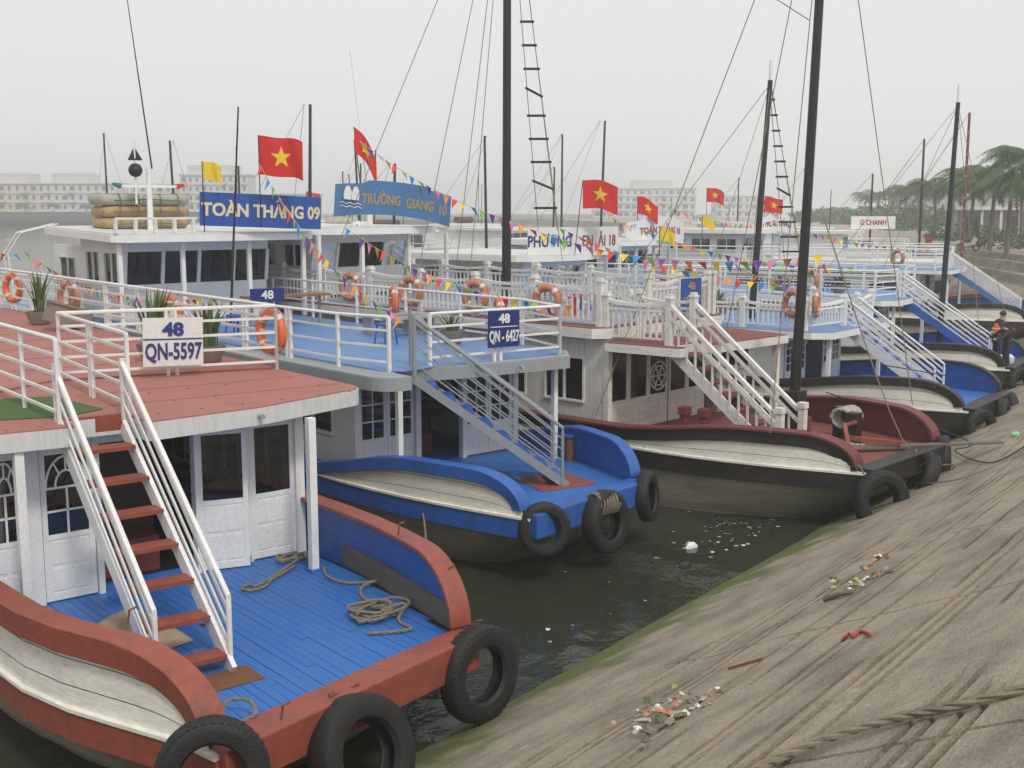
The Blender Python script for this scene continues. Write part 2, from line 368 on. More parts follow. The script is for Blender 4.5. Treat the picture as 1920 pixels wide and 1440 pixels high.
def rope_thing(name, pts, r, m, label, cat='rope', sub=6, group=None, twist=True):
    P = [Vector(p) for p in pts]; out = []
    for i in range(len(P)-1):
        p0, p1, p2, p3 = P[max(i-1,0)], P[i], P[i+1], P[min(i+2,len(P)-1)]
        for j in range(sub):
            t = j/sub; out.append(.5*((2*p1)+(-p0+p2)*t+(2*p0-5*p1+4*p2-p3)*t*t+(-p0+3*p1-3*p2+p3)*t**3))
    out.append(P[-1]); q = MB()
    if twist and r > .012:
        # three laid strands
        dense = []
        for i in range(len(out)-1):
            k = max(1, int((out[i+1]-out[i]).length/(r*1.1)))
            for j in range(k): dense.append(out[i].lerp(out[i+1], j/k))
        dense.append(out[-1])
        for s_ in range(3):
            st = []; pa = None
            for i, p in enumerate(dense):
                t = (dense[min(i+1,len(dense)-1)]-dense[max(i-1,0)]).normalized(); a = t.cross(Vector((0,0,1))) if pa is None else pa-t*pa.dot(t)
                if a.length < .01: a = t.cross(Vector((0,1,0)))
                a.normalize(); pa = a; b = t.cross(a); th = i*.75+s_*2.094
                st.append(p+(a*math.cos(th)+b*math.sin(th))*r*.5)
            q.tube(st, r*.56, 5)
    else: q.tube(out, r, 6)
    return tag(q.build(name, m, None, True), label, cat, group)
def flag(loc, w_, h_, ax, label, pole=1.5, col='flag_red', star=True, tilt=(0,0), seed=0, group=None, droop=.12):
    w_ *= .92; h_ *= .92; t = empty('flag', loc, 0, label, 'flag', group)
    m = MB(); top = Vector((tilt[0]*pole, tilt[1]*pole, pole)); m.tube([(0,0,0), top], .014, 6); m.build('flagpole', 'mast_black', t)
    ax = Vector(ax).normalized(); nn = ax.cross(Vector((0,0,1)))
    def P(u, v, off=0):
        wv = math.sin(u*7+seed)*.09*u**.5*h_+math.sin(u*13+v*3+seed*2)*.03*h_*u
        return top*(1-.0)+ax*(u*w_*.93)+nn*(wv+off)+Vector((0,0,-(1-v)*h_-u*u*droop*w_-.1*h_*u*math.sin(u*5+seed)))
    m = MB(); nu, nv = 22, 10
    m.add([P(i/nu, j/nv) for i in range(nu+1) for j in range(nv+1)], [(i*(nv+1)+j, i*(nv+1)+j+1, (i+1)*(nv+1)+j+1, (i+1)*(nv+1)+j) for i in range(nu) for j in range(nv)])
    m.build('cloth', col, t, True)
    if star:
        m = MB()
        for sd_ in (-.006, .006):
            pts = []
            for i in range(10):
                rr = .30 if i % 2 == 0 else .115; th = math.pi/2+i*math.pi/5
                pts.append((.5+rr*math.cos(th)*h_/w_, .5+rr*math.sin(th)))
            vs = [P(.5, .5, sd_)]; ring = []
            fs = []
            for i in range(10):
                a, b = pts[i], pts[(i+1)%10]
                for j in range(3): 
                    uu = a[0]+(b[0]-a[0])*j/3; vv = a[1]+(b[1]-a[1])*j/3; vs.append(P((.5+uu)/2, (.5+vv)/2, sd_)); vs.append(P(uu, vv, sd_))
            n = 30
            for i in range(n):
                i2 = (i+1)%n; fs += [(0, 1+2*i, 1+2*i2), (1+2*i, 2+2*i, 2+2*i2, 1+2*i2)]
            m.add(vs, fs)
        m.build('star', 'flag_yellow', t)
    return t
def bunting(p0, p1, sag, label, n=None, size=.24, seed=0):
    p0, p1 = Vector(p0), Vector(p1); rnd = random.Random(seed); L_ = (p1-p0).length
    t = empty('bunting', p0, 0, label, 'bunting', None)
    f = lambda u: (p1-p0)*u+Vector((0,0,-4*sag*u*(1-u)))
    m = MB(); m.tube([f(i/24) for i in range(25)], .006, 4); m.build('cord', 'rope_white', t)
    n = n or int(L_/.36); d = (p1-p0).normalized()
    for i in range(n):
        u = (i+.5)/n; a = f(u-.5*size/L_); b = f(u+.5*size/L_); tw = rnd.uniform(-.8, .8); sd_ = d.cross(Vector((0,0,1))).normalized()
        tip = (a+b)/2+Vector((0,0,-size*1.15*math.cos(tw)))+sd_*size*math.sin(tw)*1.1+d*rnd.uniform(-.08,.08); mid = (a+b+tip)/3+sd_*rnd.uniform(-.04,.04)
        m = MB(); m.add([a, b, tip, mid], [(0,1,3),(1,2,3),(2,0,3)]); m.build('pennant', PEN[(i+seed) % 7], t)
    return t
def pot_plant(loc, label, h=.7, n=26, seed=0, kind='spear'):
    rnd = random.Random(seed); t = empty('potted_plant', loc, 0, label, 'plant', 'potted plants on the upper decks')
    m = MB(); pr = [(.12,0),(.2,.02),(.27,.2),(.30,.3),(.27,.3),(.22,.22)]; k = 16
    m.add([(r_*math.cos(2*math.pi*i/k), r_*math.sin(2*math.pi*i/k), z) for r_, z in pr for i in range(k)], [(j*k+i, j*k+(i+1)%k, (j+1)*k+(i+1)%k, (j+1)*k+i) for j in range(len(pr)-1) for i in range(k)]+[tuple(range(k-1,-1,-1)), tuple(range(5*k, 6*k))])
    m.build('pot', 'pot', t, True)
    for i in range(n):
        th = rnd.uniform(0, 6.28); r0 = rnd.uniform(0,.16); le = rnd.uniform(.7, 1.1)*h; out = rnd.uniform(.05, .5)*h*(1.6 if kind != 'spear' else 1); w_ = .035 if kind == 'spear' else .02
        d = Vector((math.cos(th), math.sin(th), 0)); sd_ = Vector((-d.y, d.x, 0)); pts = [d*(r0+out*u*u)+Vector((0,0,.24+le*(u-.28*u*u*(0 if kind == 'spear' else 1.6)))) for u in (0,.35,.7,1)]; ws = (w_*.6, w_, w_*.8, .004)
        m = MB(); m.add([p+sd_*w__*s_ for p, w__ in zip(pts, ws) for s_ in (-1, 1)], [(2*j, 2*j+1, 2*j+3, 2*j+2) for j in range(3)]); m.build('leaf', 'leaf', t)
    return t

# ---------------- boat kit ----------------
class Boat:
    def __init__(s, name, O, phi, label, **k):
        s.root = empty(name, (O[0], O[1], 0), -R(phi), label, 'boat', 'tour boats moored bow to the embankment')
        s.O = O; s.phi = R(phi); s.k = k; s.zd = k.get('zd', 1.15); s.zr = k.get('zr', 3.4); s.wb = k.get('wb', 1.8); s.wm = k.get('wm', 2.6); s.yb = k.get('yb', 5.0)
        s.skew = k.get('skew', 0); s.asym = k.get('asym', 0); s.L = k.get('L', 25)
    def W(s, x, y, z):
        c, n = math.cos(s.phi), math.sin(s.phi); return (s.O[0]+x*c+y*n, s.O[1]-x*n+y*c, z)
    def D(s, x, y, z=0):
        c, n = math.cos(s.phi), math.sin(s.phi); return (x*c+y*n, -x*n+y*c, z)
    def hw(s, y): return s.wb+(s.wm-s.wb)*math.sin(min(1, max(0, y/s.yb))*math.pi/2)
    def hs(s, y, sx): return s.hw(y)+(s.asym*sm(y/2.6) if sx < 0 else 0)
    def sk(s, x, y): return y+s.skew*x*max(0, 1-max(y,0)/3.2)
    def hull(s, gun, inset, low, inner, under='hull_under', hb=.8, aft=.8, cap=.26, beam=None, deckm='deck_blue', planks=False, rnd=1.15, band=.26, inset_h=None):
        zd = s.zd; P = s.root
        ys = [0,.3,.7,1.2,1.8,2.5,3.3,4.2,5.2,7,10,14,18,s.L-1,s.L]
        m = MB(); vs = []
        for y in ys:
            h = s.hw(y)
            if y > s.L-3: h *= 1-.12*(y-s.L+3)/3
            lw = h*(.42+.5*sm(y/5)); zl = max(-.5, (zd-.42)-y*.62); zk = max(-.9, (zd-.42)-y*.75)
            zt = zd-.02
            for sx in (-1, 1):
                h = s.hs(y, sx)*(1-.12*max(0, y-s.L+3)/3)
                f = [(h, zt), (h-.02, zd-.38), ((h+lw)/2+.08, (zd-.38+zl)/2), (lw, zl)]
                for x, z in f: vs.append((sx*x, s.sk(sx*x, y+(.12 if y == 0 else 0)), z))
            vs.append((0, s.sk(0, y+(.12 if y == 0 else 0)), zk))
        n = 9; fs = []
        for i in range(len(ys)-1):
            a, b = i*n, (i+1)*n
            for q in ((0,1),(1,2),(2,3)): fs += [(a+q[0],a+q[1],b+q[1],b+q[0]), (a+4+q[0],b+4+q[0],b+4+q[1],a+4+q[1])]
            fs += [(a+3,a+8,b+8,b+3), (a+7,b+7,b+8,a+8)]
        for a in (0, (len(ys)-1)*n): fs.append((a,a+1,a+2,a+3,a+8,a+7,a+6,a+5,a+4))
        m.add(vs, fs); m.build('hull', under, P, True)
        # deck
        m = MB(); dy = [.1,.7,1.2,1.8,2.5,3.3,4.2,5.2,8,s.L-.3]
        L_ = [(-s.hs(y,-1)+.05, s.sk(-s.hs(y,-1), y)) for y in dy]; Rr = [(s.hw(y)-.05, s.sk(s.hw(y), y)) for y in dy]
        m.prism(L_+Rr[::-1], zd-.10, zd-.012 if planks else zd); dk = m.build('deck', 'dark' if planks else deckm, P)
        if planks:
            rnd_ = random.Random(3); x = -s.wm-s.asym+.1; pw = .118
            while x < s.wm-.1:
                y0 = .2; yc = s.k.get('yc', 5)+.05; cuts = [y0]+sorted(rnd_.uniform(.8, 4.6) for _ in range(rnd_.choice((1,1,2))))+[yc]
                for a, b in zip(cuts, cuts[1:]):
                    xm = x+pw/2
                    while a < b-.1 and s.hs(a, -1 if xm < 0 else 1) < abs(xm)+pw/2+.06: a += .1
                    if b-a < .15: continue
                    z = zd+rnd_.uniform(-.003,.003); q = MB(); g = .0035
                    q.prism([(x+g, s.sk(x,a)+.004), (x+pw-g, s.sk(x+pw,a)+.004), (x+pw-g, s.sk(x+pw,b)-.004), (x+g, s.sk(x,b)-.004)], z-.02, z); q.build('plank', deckm, dk)
                x += pw
        # beam across the bow
        bw = s.wb; bz = zd+.1; q = MB()
        q.prism([(-bw-.03, s.sk(-bw,-.16)), (bw+.03, s.sk(bw,-.16)), (bw+.03, s.sk(bw,.26)), (-bw-.03, s.sk(-bw,.26))], zd-.32, bz); q.build('bow_beam', beam or gun, P, bevel=.02)
        # gunwales with rounded front, inner panels, outer inset, low band
        for sx in (-1, 1):
            def ztop(y):
                za = zd+aft; zf = zd+hb; return zf+(za-zf)*sm((y-2.2)/3.2)
            path = []
            for i in range(17):
                th = i/16*math.pi/2; path.append((.14+rnd*(1-math.cos(th)), zd+.12+(hb-.12)*math.sin(th)))
            yy = [1.9,2.5,3.2,4.0,5.0,6.2,8,11,15,20,s.L-.5]; path += [(y, ztop(y)) for y in yy if y > path[-1][0]+.2]
            pts = [(sx*s.hs(y,sx), s.sk(sx*s.hs(y,sx), y), z) for y, z in path]
            q = MB(); q.sweep(pts, [(-cap*.62,-.06),(-cap*.62,0),(cap*.38,0),(cap*.38,-band),(cap*.38-.07,-band),(cap*.38-.07,-.06)], (sx,0,0)); q.build('gunwale', gun, P, True, bevel=.012)
            q = MB(); vs = []
            for (x,y,z) in pts: vs += [(x-sx*.03,y,max(z-.05,zd)),(x-sx*.03,y,zd-.05),(x+sx*.035,y,max(z-.05,zd)),(x+sx*.035,y,zd-.05)]
            k = len(pts); inn = MB(); inn.add([vs[4*i+j] for i in range(k) for j in (0,1)], [(2*i,2*i+1,2*i+3,2*i+2) for i in range(k-1)]); inn.build('bulwark_lining', inner, P)
            for r_ in range(3):
                out = MB(); pv = []
                for i in range(k):
                    hi, lw_ = Vector(vs[4*i+2]), Vector(vs[4*i+3]); pv += [lw_.lerp(hi, r_/3+.006), lw_.lerp(hi, (r_+1)/3-.006)]
                out.add(pv, [(2*i,2*i+1,2*i+3,2*i+2) for i in range(k-1)]); out.build('bulwark_plank', inset, P)
            lo = [(sx*s.hs(y,sx), s.sk(sx*s.hs(y,sx), y), zd-.02) for y in ys if y <= s.L-2]
            q = MB(); q.sweep(lo, [(-.03,-.34),(-.03,0),(.07,0),(.06,-.34)], (sx,0,0)); q.build('rubbing_strake', low, P, bevel=.01)
            q = MB(); q.sweep([(x,y,z+.05) for x,y,z in lo], [(-.02,-.05),(-.02,0),(.09,-.01),(.09,-.05)], (sx,0,0)); q.build('strake_moulding', 'hull_white', P)
    def rail(s, pts, h=1.0, bars=4, m='white_pipe', sp=1.3, z=None, top=.03, twin=False, style='bars', mid=.018, post=.045):
        z = s.zr if z is None else z; P = s.root
        q = MB(); q.tube([(x,y,z+h) for x,y in pts], top, 8) if style == 'bars' else None
        if style == 'bars': q.build('top_rail', m, P, True)
        for b in range(bars):
            zz = z+h*(b+.6)/(bars+.45) if style == 'bars' else z+.12
            q = MB()
            for (x0,y0),(x1,y1) in zip(pts, pts[1:]): q.bar((x0,y0,zz),(x1,y1,zz), mid*1.6, mid*2.2)
            q.build('rail_bar', m, P)
        for i, ((x0,y0),(x1,y1)) in enumerate(zip(pts, pts[1:])):
            l = math.hypot(x1-x0, y1-y0); n = max(1, round(l/sp))
            for j in range(n+(1 if i == len(pts)-2 else 0)):
                x, y = x0+(x1-x0)*j/n, y0+(y1-y0)*j/n; dx, dy = (x1-x0)/l*.07, (y1-y0)/l*.07
                q = MB()
                if style == 'baluster':
                    q.box(x-.07,x+.07,y-.07,y+.07,z,z+h+.06); q.box(x-.09,x+.09,y-.09,y+.09,z+h+.06,z+h+.10); q.box(x-.06,x+.06,y-.06,y+.06,z+h+.10,z+h+.16)
                else:
                    for o_ in ((-1,1) if twin and 0 < j < n else (0,)): q.box(x+dx*o_-post/2,x+dx*o_+post/2,y+dy*o_-post/2,y+dy*o_+post/2,z,z+h-.01)
                q.build('rail_post', m, P)
            if style == 'baluster':
                for j in range(n):
                    a = Vector((x0+(x1-x0)*j/n, y0+(y1-y0)*j/n, 0)); b = Vector((x0+(x1-x0)*(j+1)/n, y0+(y1-y0)*(j+1)/n, 0)); q = MB(); k = max(2, int((b-a).length/.15))
                    for i2 in range(1, k): p = a.lerp(b, i2/k); q.box(p.x-.02,p.x+.02,p.y-.02,p.y+.02,z+.12,z+h-.2)
                    q.build('balusters', m, P)
                    q = MB(); q.bar(a+Vector((0,0,z+h-.2)), b+Vector((0,0,z+h-.2)), .06,.06); q.build('rail_bar', m, P)
                    q = MB(); pp = [a.lerp(b, u/8)+Vector((0,0,z+h-.02-.07*math.sin(math.pi*u/8))) for u in range(9)]; q.sweep(pp, [(-.05,-.04),(-.05,.03),(.05,.03),(.05,-.04)], tuple((b-a).normalized().cross(Vector((0,0,1))))); q.build('top_rail', m, P)
    def roof(s, poly, top, fas, z=None, th=.22, inset=.0):
        z = s.zr if z is None else z
        m = MB(); m.prism(poly, z-th, z-.02); m.build('roof_fascia', fas, s.root)
        cx = sum(p[0] for p in poly)/len(poly); cy = sum(p[1] for p in poly)/len(poly)
        m = MB(); m.prism([(x+(.015 if x < cx else -.015), y+(.015 if y < cy else -.015)) for x, y in poly], z-.03, z); return m.build('roof', top, s.root)
    def stair(s, top, foot, width, n, strm, trm, hand, h=.85, bars=3, style='bars', sh=.2, footm=None):
        P = s.root; st = empty('staircase'); st.parent = P
        a, b = Vector(top), Vector(foot); d = b-a; hd = Vector((d.x, d.y, 0)).normalized(); pr = Vector((hd.y, -hd.x, 0)); w2 = width/2
        for sg in (-1, 1):
            q = MB(); q.bar(a+pr*sg*w2-Vector((0,0,.06)), b+pr*sg*w2, .055, sh, (0,0,1)); q.build('stringer', strm, st)
            e = Vector((0,0,h)); off = pr*sg*(w2+.02); t0 = a+off; t1 = b+off-d.normalized()*.12
            if style == 'bars':
                q = MB(); q.tube([t0+e+Vector((0,0,-.15)), t1+e*.85, t1+e*.8+Vector((0,0,-.06)), Vector((t1.x,t1.y,b.z))], .032, 8); q.build('handrail', hand, st, True)
                q = MB(); q.box(t0.x-.03,t0.x+.03,t0.y-.03,t0.y+.03,a.z,a.z+h-.1); q.build('stair_post', hand, st)
                for i in range(bars):
                    f = (i+1)/(bars+1); q = MB(); q.bar(t0+e*f, t1+e*f*.85, .022, .026 if strm == 'grey_steel' else .045); q.build('stair_rail_bar', hand, st)
            else:
                q = MB(); q.bar(t0+e, t1+e, .10, .07); q.build('handrail', hand, st)
                q = MB(); q.bar(t0+e*.72, t1+e*.72, .07, .06); q.build('stair_rail_bar', hand, st)
                q = MB()
                for i in range(1, 12): p = t0.lerp(t1, i/12); q.box(p.x-.02,p.x+.02,p.y-.02,p.y+.02,p.z,p.z+h*.72)
                q.build('balusters', hand, st)
                q = MB(); p = b+off; q.box(p.x-.07,p.x+.07,p.y-.07,p.y+.07,b.z,b.z+h+.1); q.box(p.x-.085,p.x+.085,p.y-.085,p.y+.085,b.z+h+.12,b.z+h+.24); q.build('newel_post', hand, st)
        for i in range(n):
            f = (i+.8)/(n+.3); p = a.lerp(b, f); q = MB(); q.T = Matrix.Translation(p) @ Matrix(((pr.x,hd.x,0,0),(pr.y,hd.y,0,0),(0,0,1,0),(0,0,0,1)))
            q.box(-w2+.02, w2-.02, -.14, .14, -.025, .025); q.build('tread', trm, st)
    def panel_door(s, x0, x1, y, z0, z1, m='white', glass=.52, cols=2, rows=3, arch=False, hinge=None, ang=0, name='door', low=(2,2), axis='x'):
        """door leaf in the plane y (or x if axis='y'); hinge: x coordinate it swings about"""
        w_ = x1-x0; h = z1-z0; fr = .07; zg = z0+h*(1-glass)
        T = Matrix.Translation((x0, y, z0)) if axis == 'x' else Matrix.Translation((y, x0, z0)) @ Matrix.Rotation(R(90), 4, 'Z')
        if hinge is not None: T = Matrix.Translation((hinge, y, 0)) @ Matrix.Rotation(R(ang), 4, 'Z') @ Matrix.Translation((-hinge, -y, 0)) @ T
        q = MB(); q.T = T; t = .035
        q.box(0, fr, -t/2, t/2, 0, h); q.box(w_-fr, w_, -t/2, t/2, 0, h); q.box(fr, w_-fr, -t/2, t/2, h-fr, h); q.box(fr, w_-fr, -t/2, t/2, 0, fr*1.4)
        q.box(fr, w_-fr, -t/2, t/2, zg-z0-fr, zg-z0)
        q.box(fr, w_-fr, -.008, .008, fr*1.4, zg-z0-fr)
        cw = (w_-2*fr)/low[0]; rh = (zg-z0-fr*2.4)/low[1]
        for i in range(low[0]):
            for j in range(low[1]): q.box(fr+i*cw+.03, fr+(i+1)*cw-.03, -.016, .016, fr*1.4+j*rh+.03, fr*1.4+(j+1)*rh-.03)
        d = q.build(name, m, s.root)
        q = MB(); q.T = T; q.box(fr, w_-fr, -.004, .004, zg-z0, h-fr); q.build('pane', 'glass', d)
        q = MB(); q.T = T; gw = w_-2*fr; gz0 = zg-z0; gh = h-fr-gz0; t = .024
        if arch:
            ah = gh*.42
            for i in range(1, cols): q.box(fr+gw*i/cols-.014, fr+gw*i/cols+.014, -t/2, t/2, gz0, gz0+gh-ah)
            for j in range(1, rows): q.box(fr, w_-fr, -t/2, t/2, gz0+(gh-ah)*j/(rows-1)-.014, gz0+(gh-ah)*j/(rows-1)+.014)
            for rr in (.5, .27):
                pp = [(fr+gw*.5-gw*rr*math.cos(u*math.pi/10), 0, gz0+gh-ah+ah*(rr/.5)*.93*math.sin(u*math.pi/10)) for u in range(11)]
                for a, b in zip(pp, pp[1:]): q.bar(a, b, .026, .024, (0,1,0))
            for u in (.3, .5, .7): q.bar((fr+gw*.5-gw*.27*math.cos(u*math.pi),0,gz0+gh-ah+ah*.5*math.sin(u*math.pi)), (fr+gw*.5-gw*.5*math.cos(u*math.pi),0,gz0+gh-ah+ah*.93*math.sin(u*math.pi)), .022,.022,(0,1,0))
        else:
            for i in range(1, cols): q.box(fr+gw*i/cols-.014, fr+gw*i/cols+.014, -t/2, t/2, gz0, gz0+gh)
            for j in range(1, rows): q.box(fr, w_-fr, -t/2, t/2, gz0+gh*j/rows-.014, gz0+gh*j/rows+.014)
        if cols > 1 or rows > 1 or arch: q.build('muntins', m, d)
        return d
    def wall(s, axis, c, a0, a1, z0, z1, ops, m='white', th=.06, win=True, tall=True):
        """wall in plane axis=c running a0..a1 with window openings ops [(a,b,zlo,zhi)]"""
        def bx(q, a, b, lo, hi, t=th):
            if b-a < .001 or hi-lo < .001: return
            if axis == 'x': q.box(c-t/2, c+t/2, a, b, lo, hi)
            else: q.box(a, b, c-t/2, c+t/2, lo, hi)
        q = MB(); cur = a0
        for (a, b, lo, hi) in sorted(ops):
            bx(q, cur, a, z0, z1); bx(q, a, b, z0, lo); bx(q, a, b, hi, z1); cur = b
        bx(q, cur, a1, z0, z1); wl = q.build('cabin_wall', m, s.root); m = 'white_old' if m == 'board_wall' else m
        for (a, b, lo, hi) in ops:
            q = MB(); f = .05; t = th+.05
            bx(q, a, b, lo, lo+f, t+.04); bx(q, a, b, hi-f, hi, t); bx(q, a, a+f, lo+f, hi-f, t); bx(q, b-f, b, lo+f, hi-f, t); bx(q, (a+b)/2-.025, (a+b)/2+.025, lo+f, hi-f, t-.02)
            wn = q.build('window', m, s.root)
            q = MB(); bx(q, a+f, b-f, lo+f, hi-f, .008); q.build('pane', 'glass', wn)
        return wl
    def cabin(s, yc, hwid, front=None, m='white', wins=None, zt=None, back=None):
        zd, zt = s.zd, (zt or s.zr-.2); yb = back or s.L-4
        wins = wins if wins is not None else [(yc+1.0+i*2.1, yc+2.3+i*2.1) for i in range(int((yb-yc-1)/2.1))]
        for sx in (-1, 1): s.wall('x', sx*hwid, yc, yb, zd-.05, zt, [(a, b, zd+.68, zd+1.72) for a, b in wins], m)
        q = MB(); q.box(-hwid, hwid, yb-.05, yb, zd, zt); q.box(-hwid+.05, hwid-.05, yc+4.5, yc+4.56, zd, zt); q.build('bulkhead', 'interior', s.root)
        # tables and benches inside
        for i in range(3):
            for sx in (-1, 1): q = MB(); y = yc+1.2+i*1.1; q.box(min(sx*.5,sx*(hwid-.1)), max(sx*.5,sx*(hwid-.1)), y, y+.5, zd+.68, zd+.72); q.box(sx*(hwid-.33)-.03,sx*(hwid-.33)+.03,y+.2,y+.26,zd,zd+.681); q.build('table', 'interior', s.root)
    def wheelhouse(s, y0, y1, hwid, zb, h, roof_over=(1.2,.6,.5), m='white', front='grey_front', tilt=.0, rnd=False, sup=True, roofm='white', cols=4):
        P = s.root; zt = zb+h; wz0, wz1 = zb+h*.45, zb+h*.85
        wr = empty('wheelhouse'); wr.parent = P
        old = s.root; s.root = wr
        n = 4; ww = 2*hwid/n; q = MB()
        q.box(-hwid, hwid, y0-.03, y0+.03, zb, wz0); q.box(-hwid, hwid, y0-.18, y0+.03, wz1, zt); q.build('front_wall', m, wr)
        for i in range(n+1):
            q = MB(); x = -hwid+i*ww; q.bar((x, y0, wz0), (x, y0-.14, wz1), .09, .09, (0,1,0)); q.build('mullion', m, wr)
        for i in range(n):
            q = MB(); x = -hwid+i*ww; q.add([(x+.05,y0-.01,wz0),(x+ww-.05,y0-.01,wz0),(x+ww-.05,y0-.15,wz1),(x+.05,y0-.15,wz1)], [(0,1,2,3)]); q.build('pane', 'glass', wr)
        for sx in (-1, 1):
            l = y1-y0; k = max(2, int(l/1.3)); 
            s.wall('x', sx*hwid, y0, y1, zb, zt, [(y0+.25+i*(l-.3)/k, y0+.25+(i+1)*(l-.3)/k-.3, wz0, wz1) for i in range(k)], m)
        q = MB(); q.box(-hwid, hwid, y1-.06, y1, zb, zt); q.box(-hwid+.1, hwid-.1, y0+1.2, y0+1.25, zb, wz0+.1); q.build('rear_wall', 'interior', wr)
        f, sd_, b = roof_over; X = hwid+sd_; poly = []
        if rnd:
            for i in range(13): th = math.pi+math.pi*i/12; poly.append((X*math.cos(th), y0-f+X*.55+X*.55*math.sin(th)))
        else: poly = [(-X, y0-f+.3), (-X+.3, y0-f), (X-.3, y0-f), (X, y0-f+.3)]
        poly += [(X, y1+b), (-X, y1+b)]
        zz = lambda x, y: zt+tilt*(y-y0)
        q = MB(); q.prism(poly, lambda x,y: zz(x,y), lambda x,y: zz(x,y)+.17); q.build('wheelhouse_roof', roofm, wr)
        q = MB(); q.prism([(x*.985, y+(.03 if y < (y0+y1)/2 else -.03)) for x, y in poly], lambda x,y: zz(x,y)+.172, lambda x,y: zz(x,y)+.21); q.build('roof_cover', 'fascia_white', wr)
        if sup:
            for x in (-X+.25, -X*.33, X*.33, X-.25): q = MB(); q.box(x-.05,x+.05,y0-f+.35,y0-f+.45,zb,zt); q.build('column', m, wr)
        s.root = old; return wr
def board(loc, w_, h_, face, label, lines, m, lm, rz=None, cat='sign', curve=0, arch=0, thick=.03, tilt=0, border=None, extra=None, name='sign_board', shape=None):
    """flat or bent sign; face = horizontal direction it looks to; lines = [(text, size, dy, material, bold, sx)]"""
    f = Vector(face).normalized(); xax = Vector((0,0,1)).cross(f).normalized()
    T = Matrix(((xax.x,0,f.x,0),(xax.y,0,f.y,0),(0,1,0,0),(0,0,0,1))) @ Matrix.Rotation(R(tilt), 4, 'Z')
    t = empty(name, loc, 0, label, cat)
    def warp(p): return (p[0], p[1]-arch*(p[0]/(w_/2))**2, p[2]-curve*(p[0]/(w_/2))**2)
    n = 24; vs = []; sh = shape or (lambda u: (-h_/2, h_/2))
    for i in range(n+1):
        u = -1+2*i/n; lo, hi = sh(u)
        for y, z in ((lo, 0), (hi, 0), (hi, -thick), (lo, -thick)): vs.append(T @ Vector(warp((u*w_/2, y, z))))
    m_ = MB(); m_.add(vs, [(4*i+j, 4*i+(j+1)%4, 4*i+4+(j+1)%4, 4*i+4+j) for i in range(n) for j in range(4)]+[(0,1,2,3),(4*n+3,4*n+2,4*n+1,4*n)])
    m_.build('board', m, t)
    for (tx, size, dx, dy, lmat, bold, sx) in lines:
        text(tx, size, lmat, t, T, depth=.006, bold=bold, sx=sx, warp=lambda p: warp((p[0]+dx, p[1]+dy, p[2]+.008)))
    if border:
        for (x0, x1, y0, y1) in border:
            q = MB(); q.T = T; q.box(x0, x1, y0, y1, .002, .009); q.build('rule', lm, t)
    if extra: extra(t, T, warp)
    return t

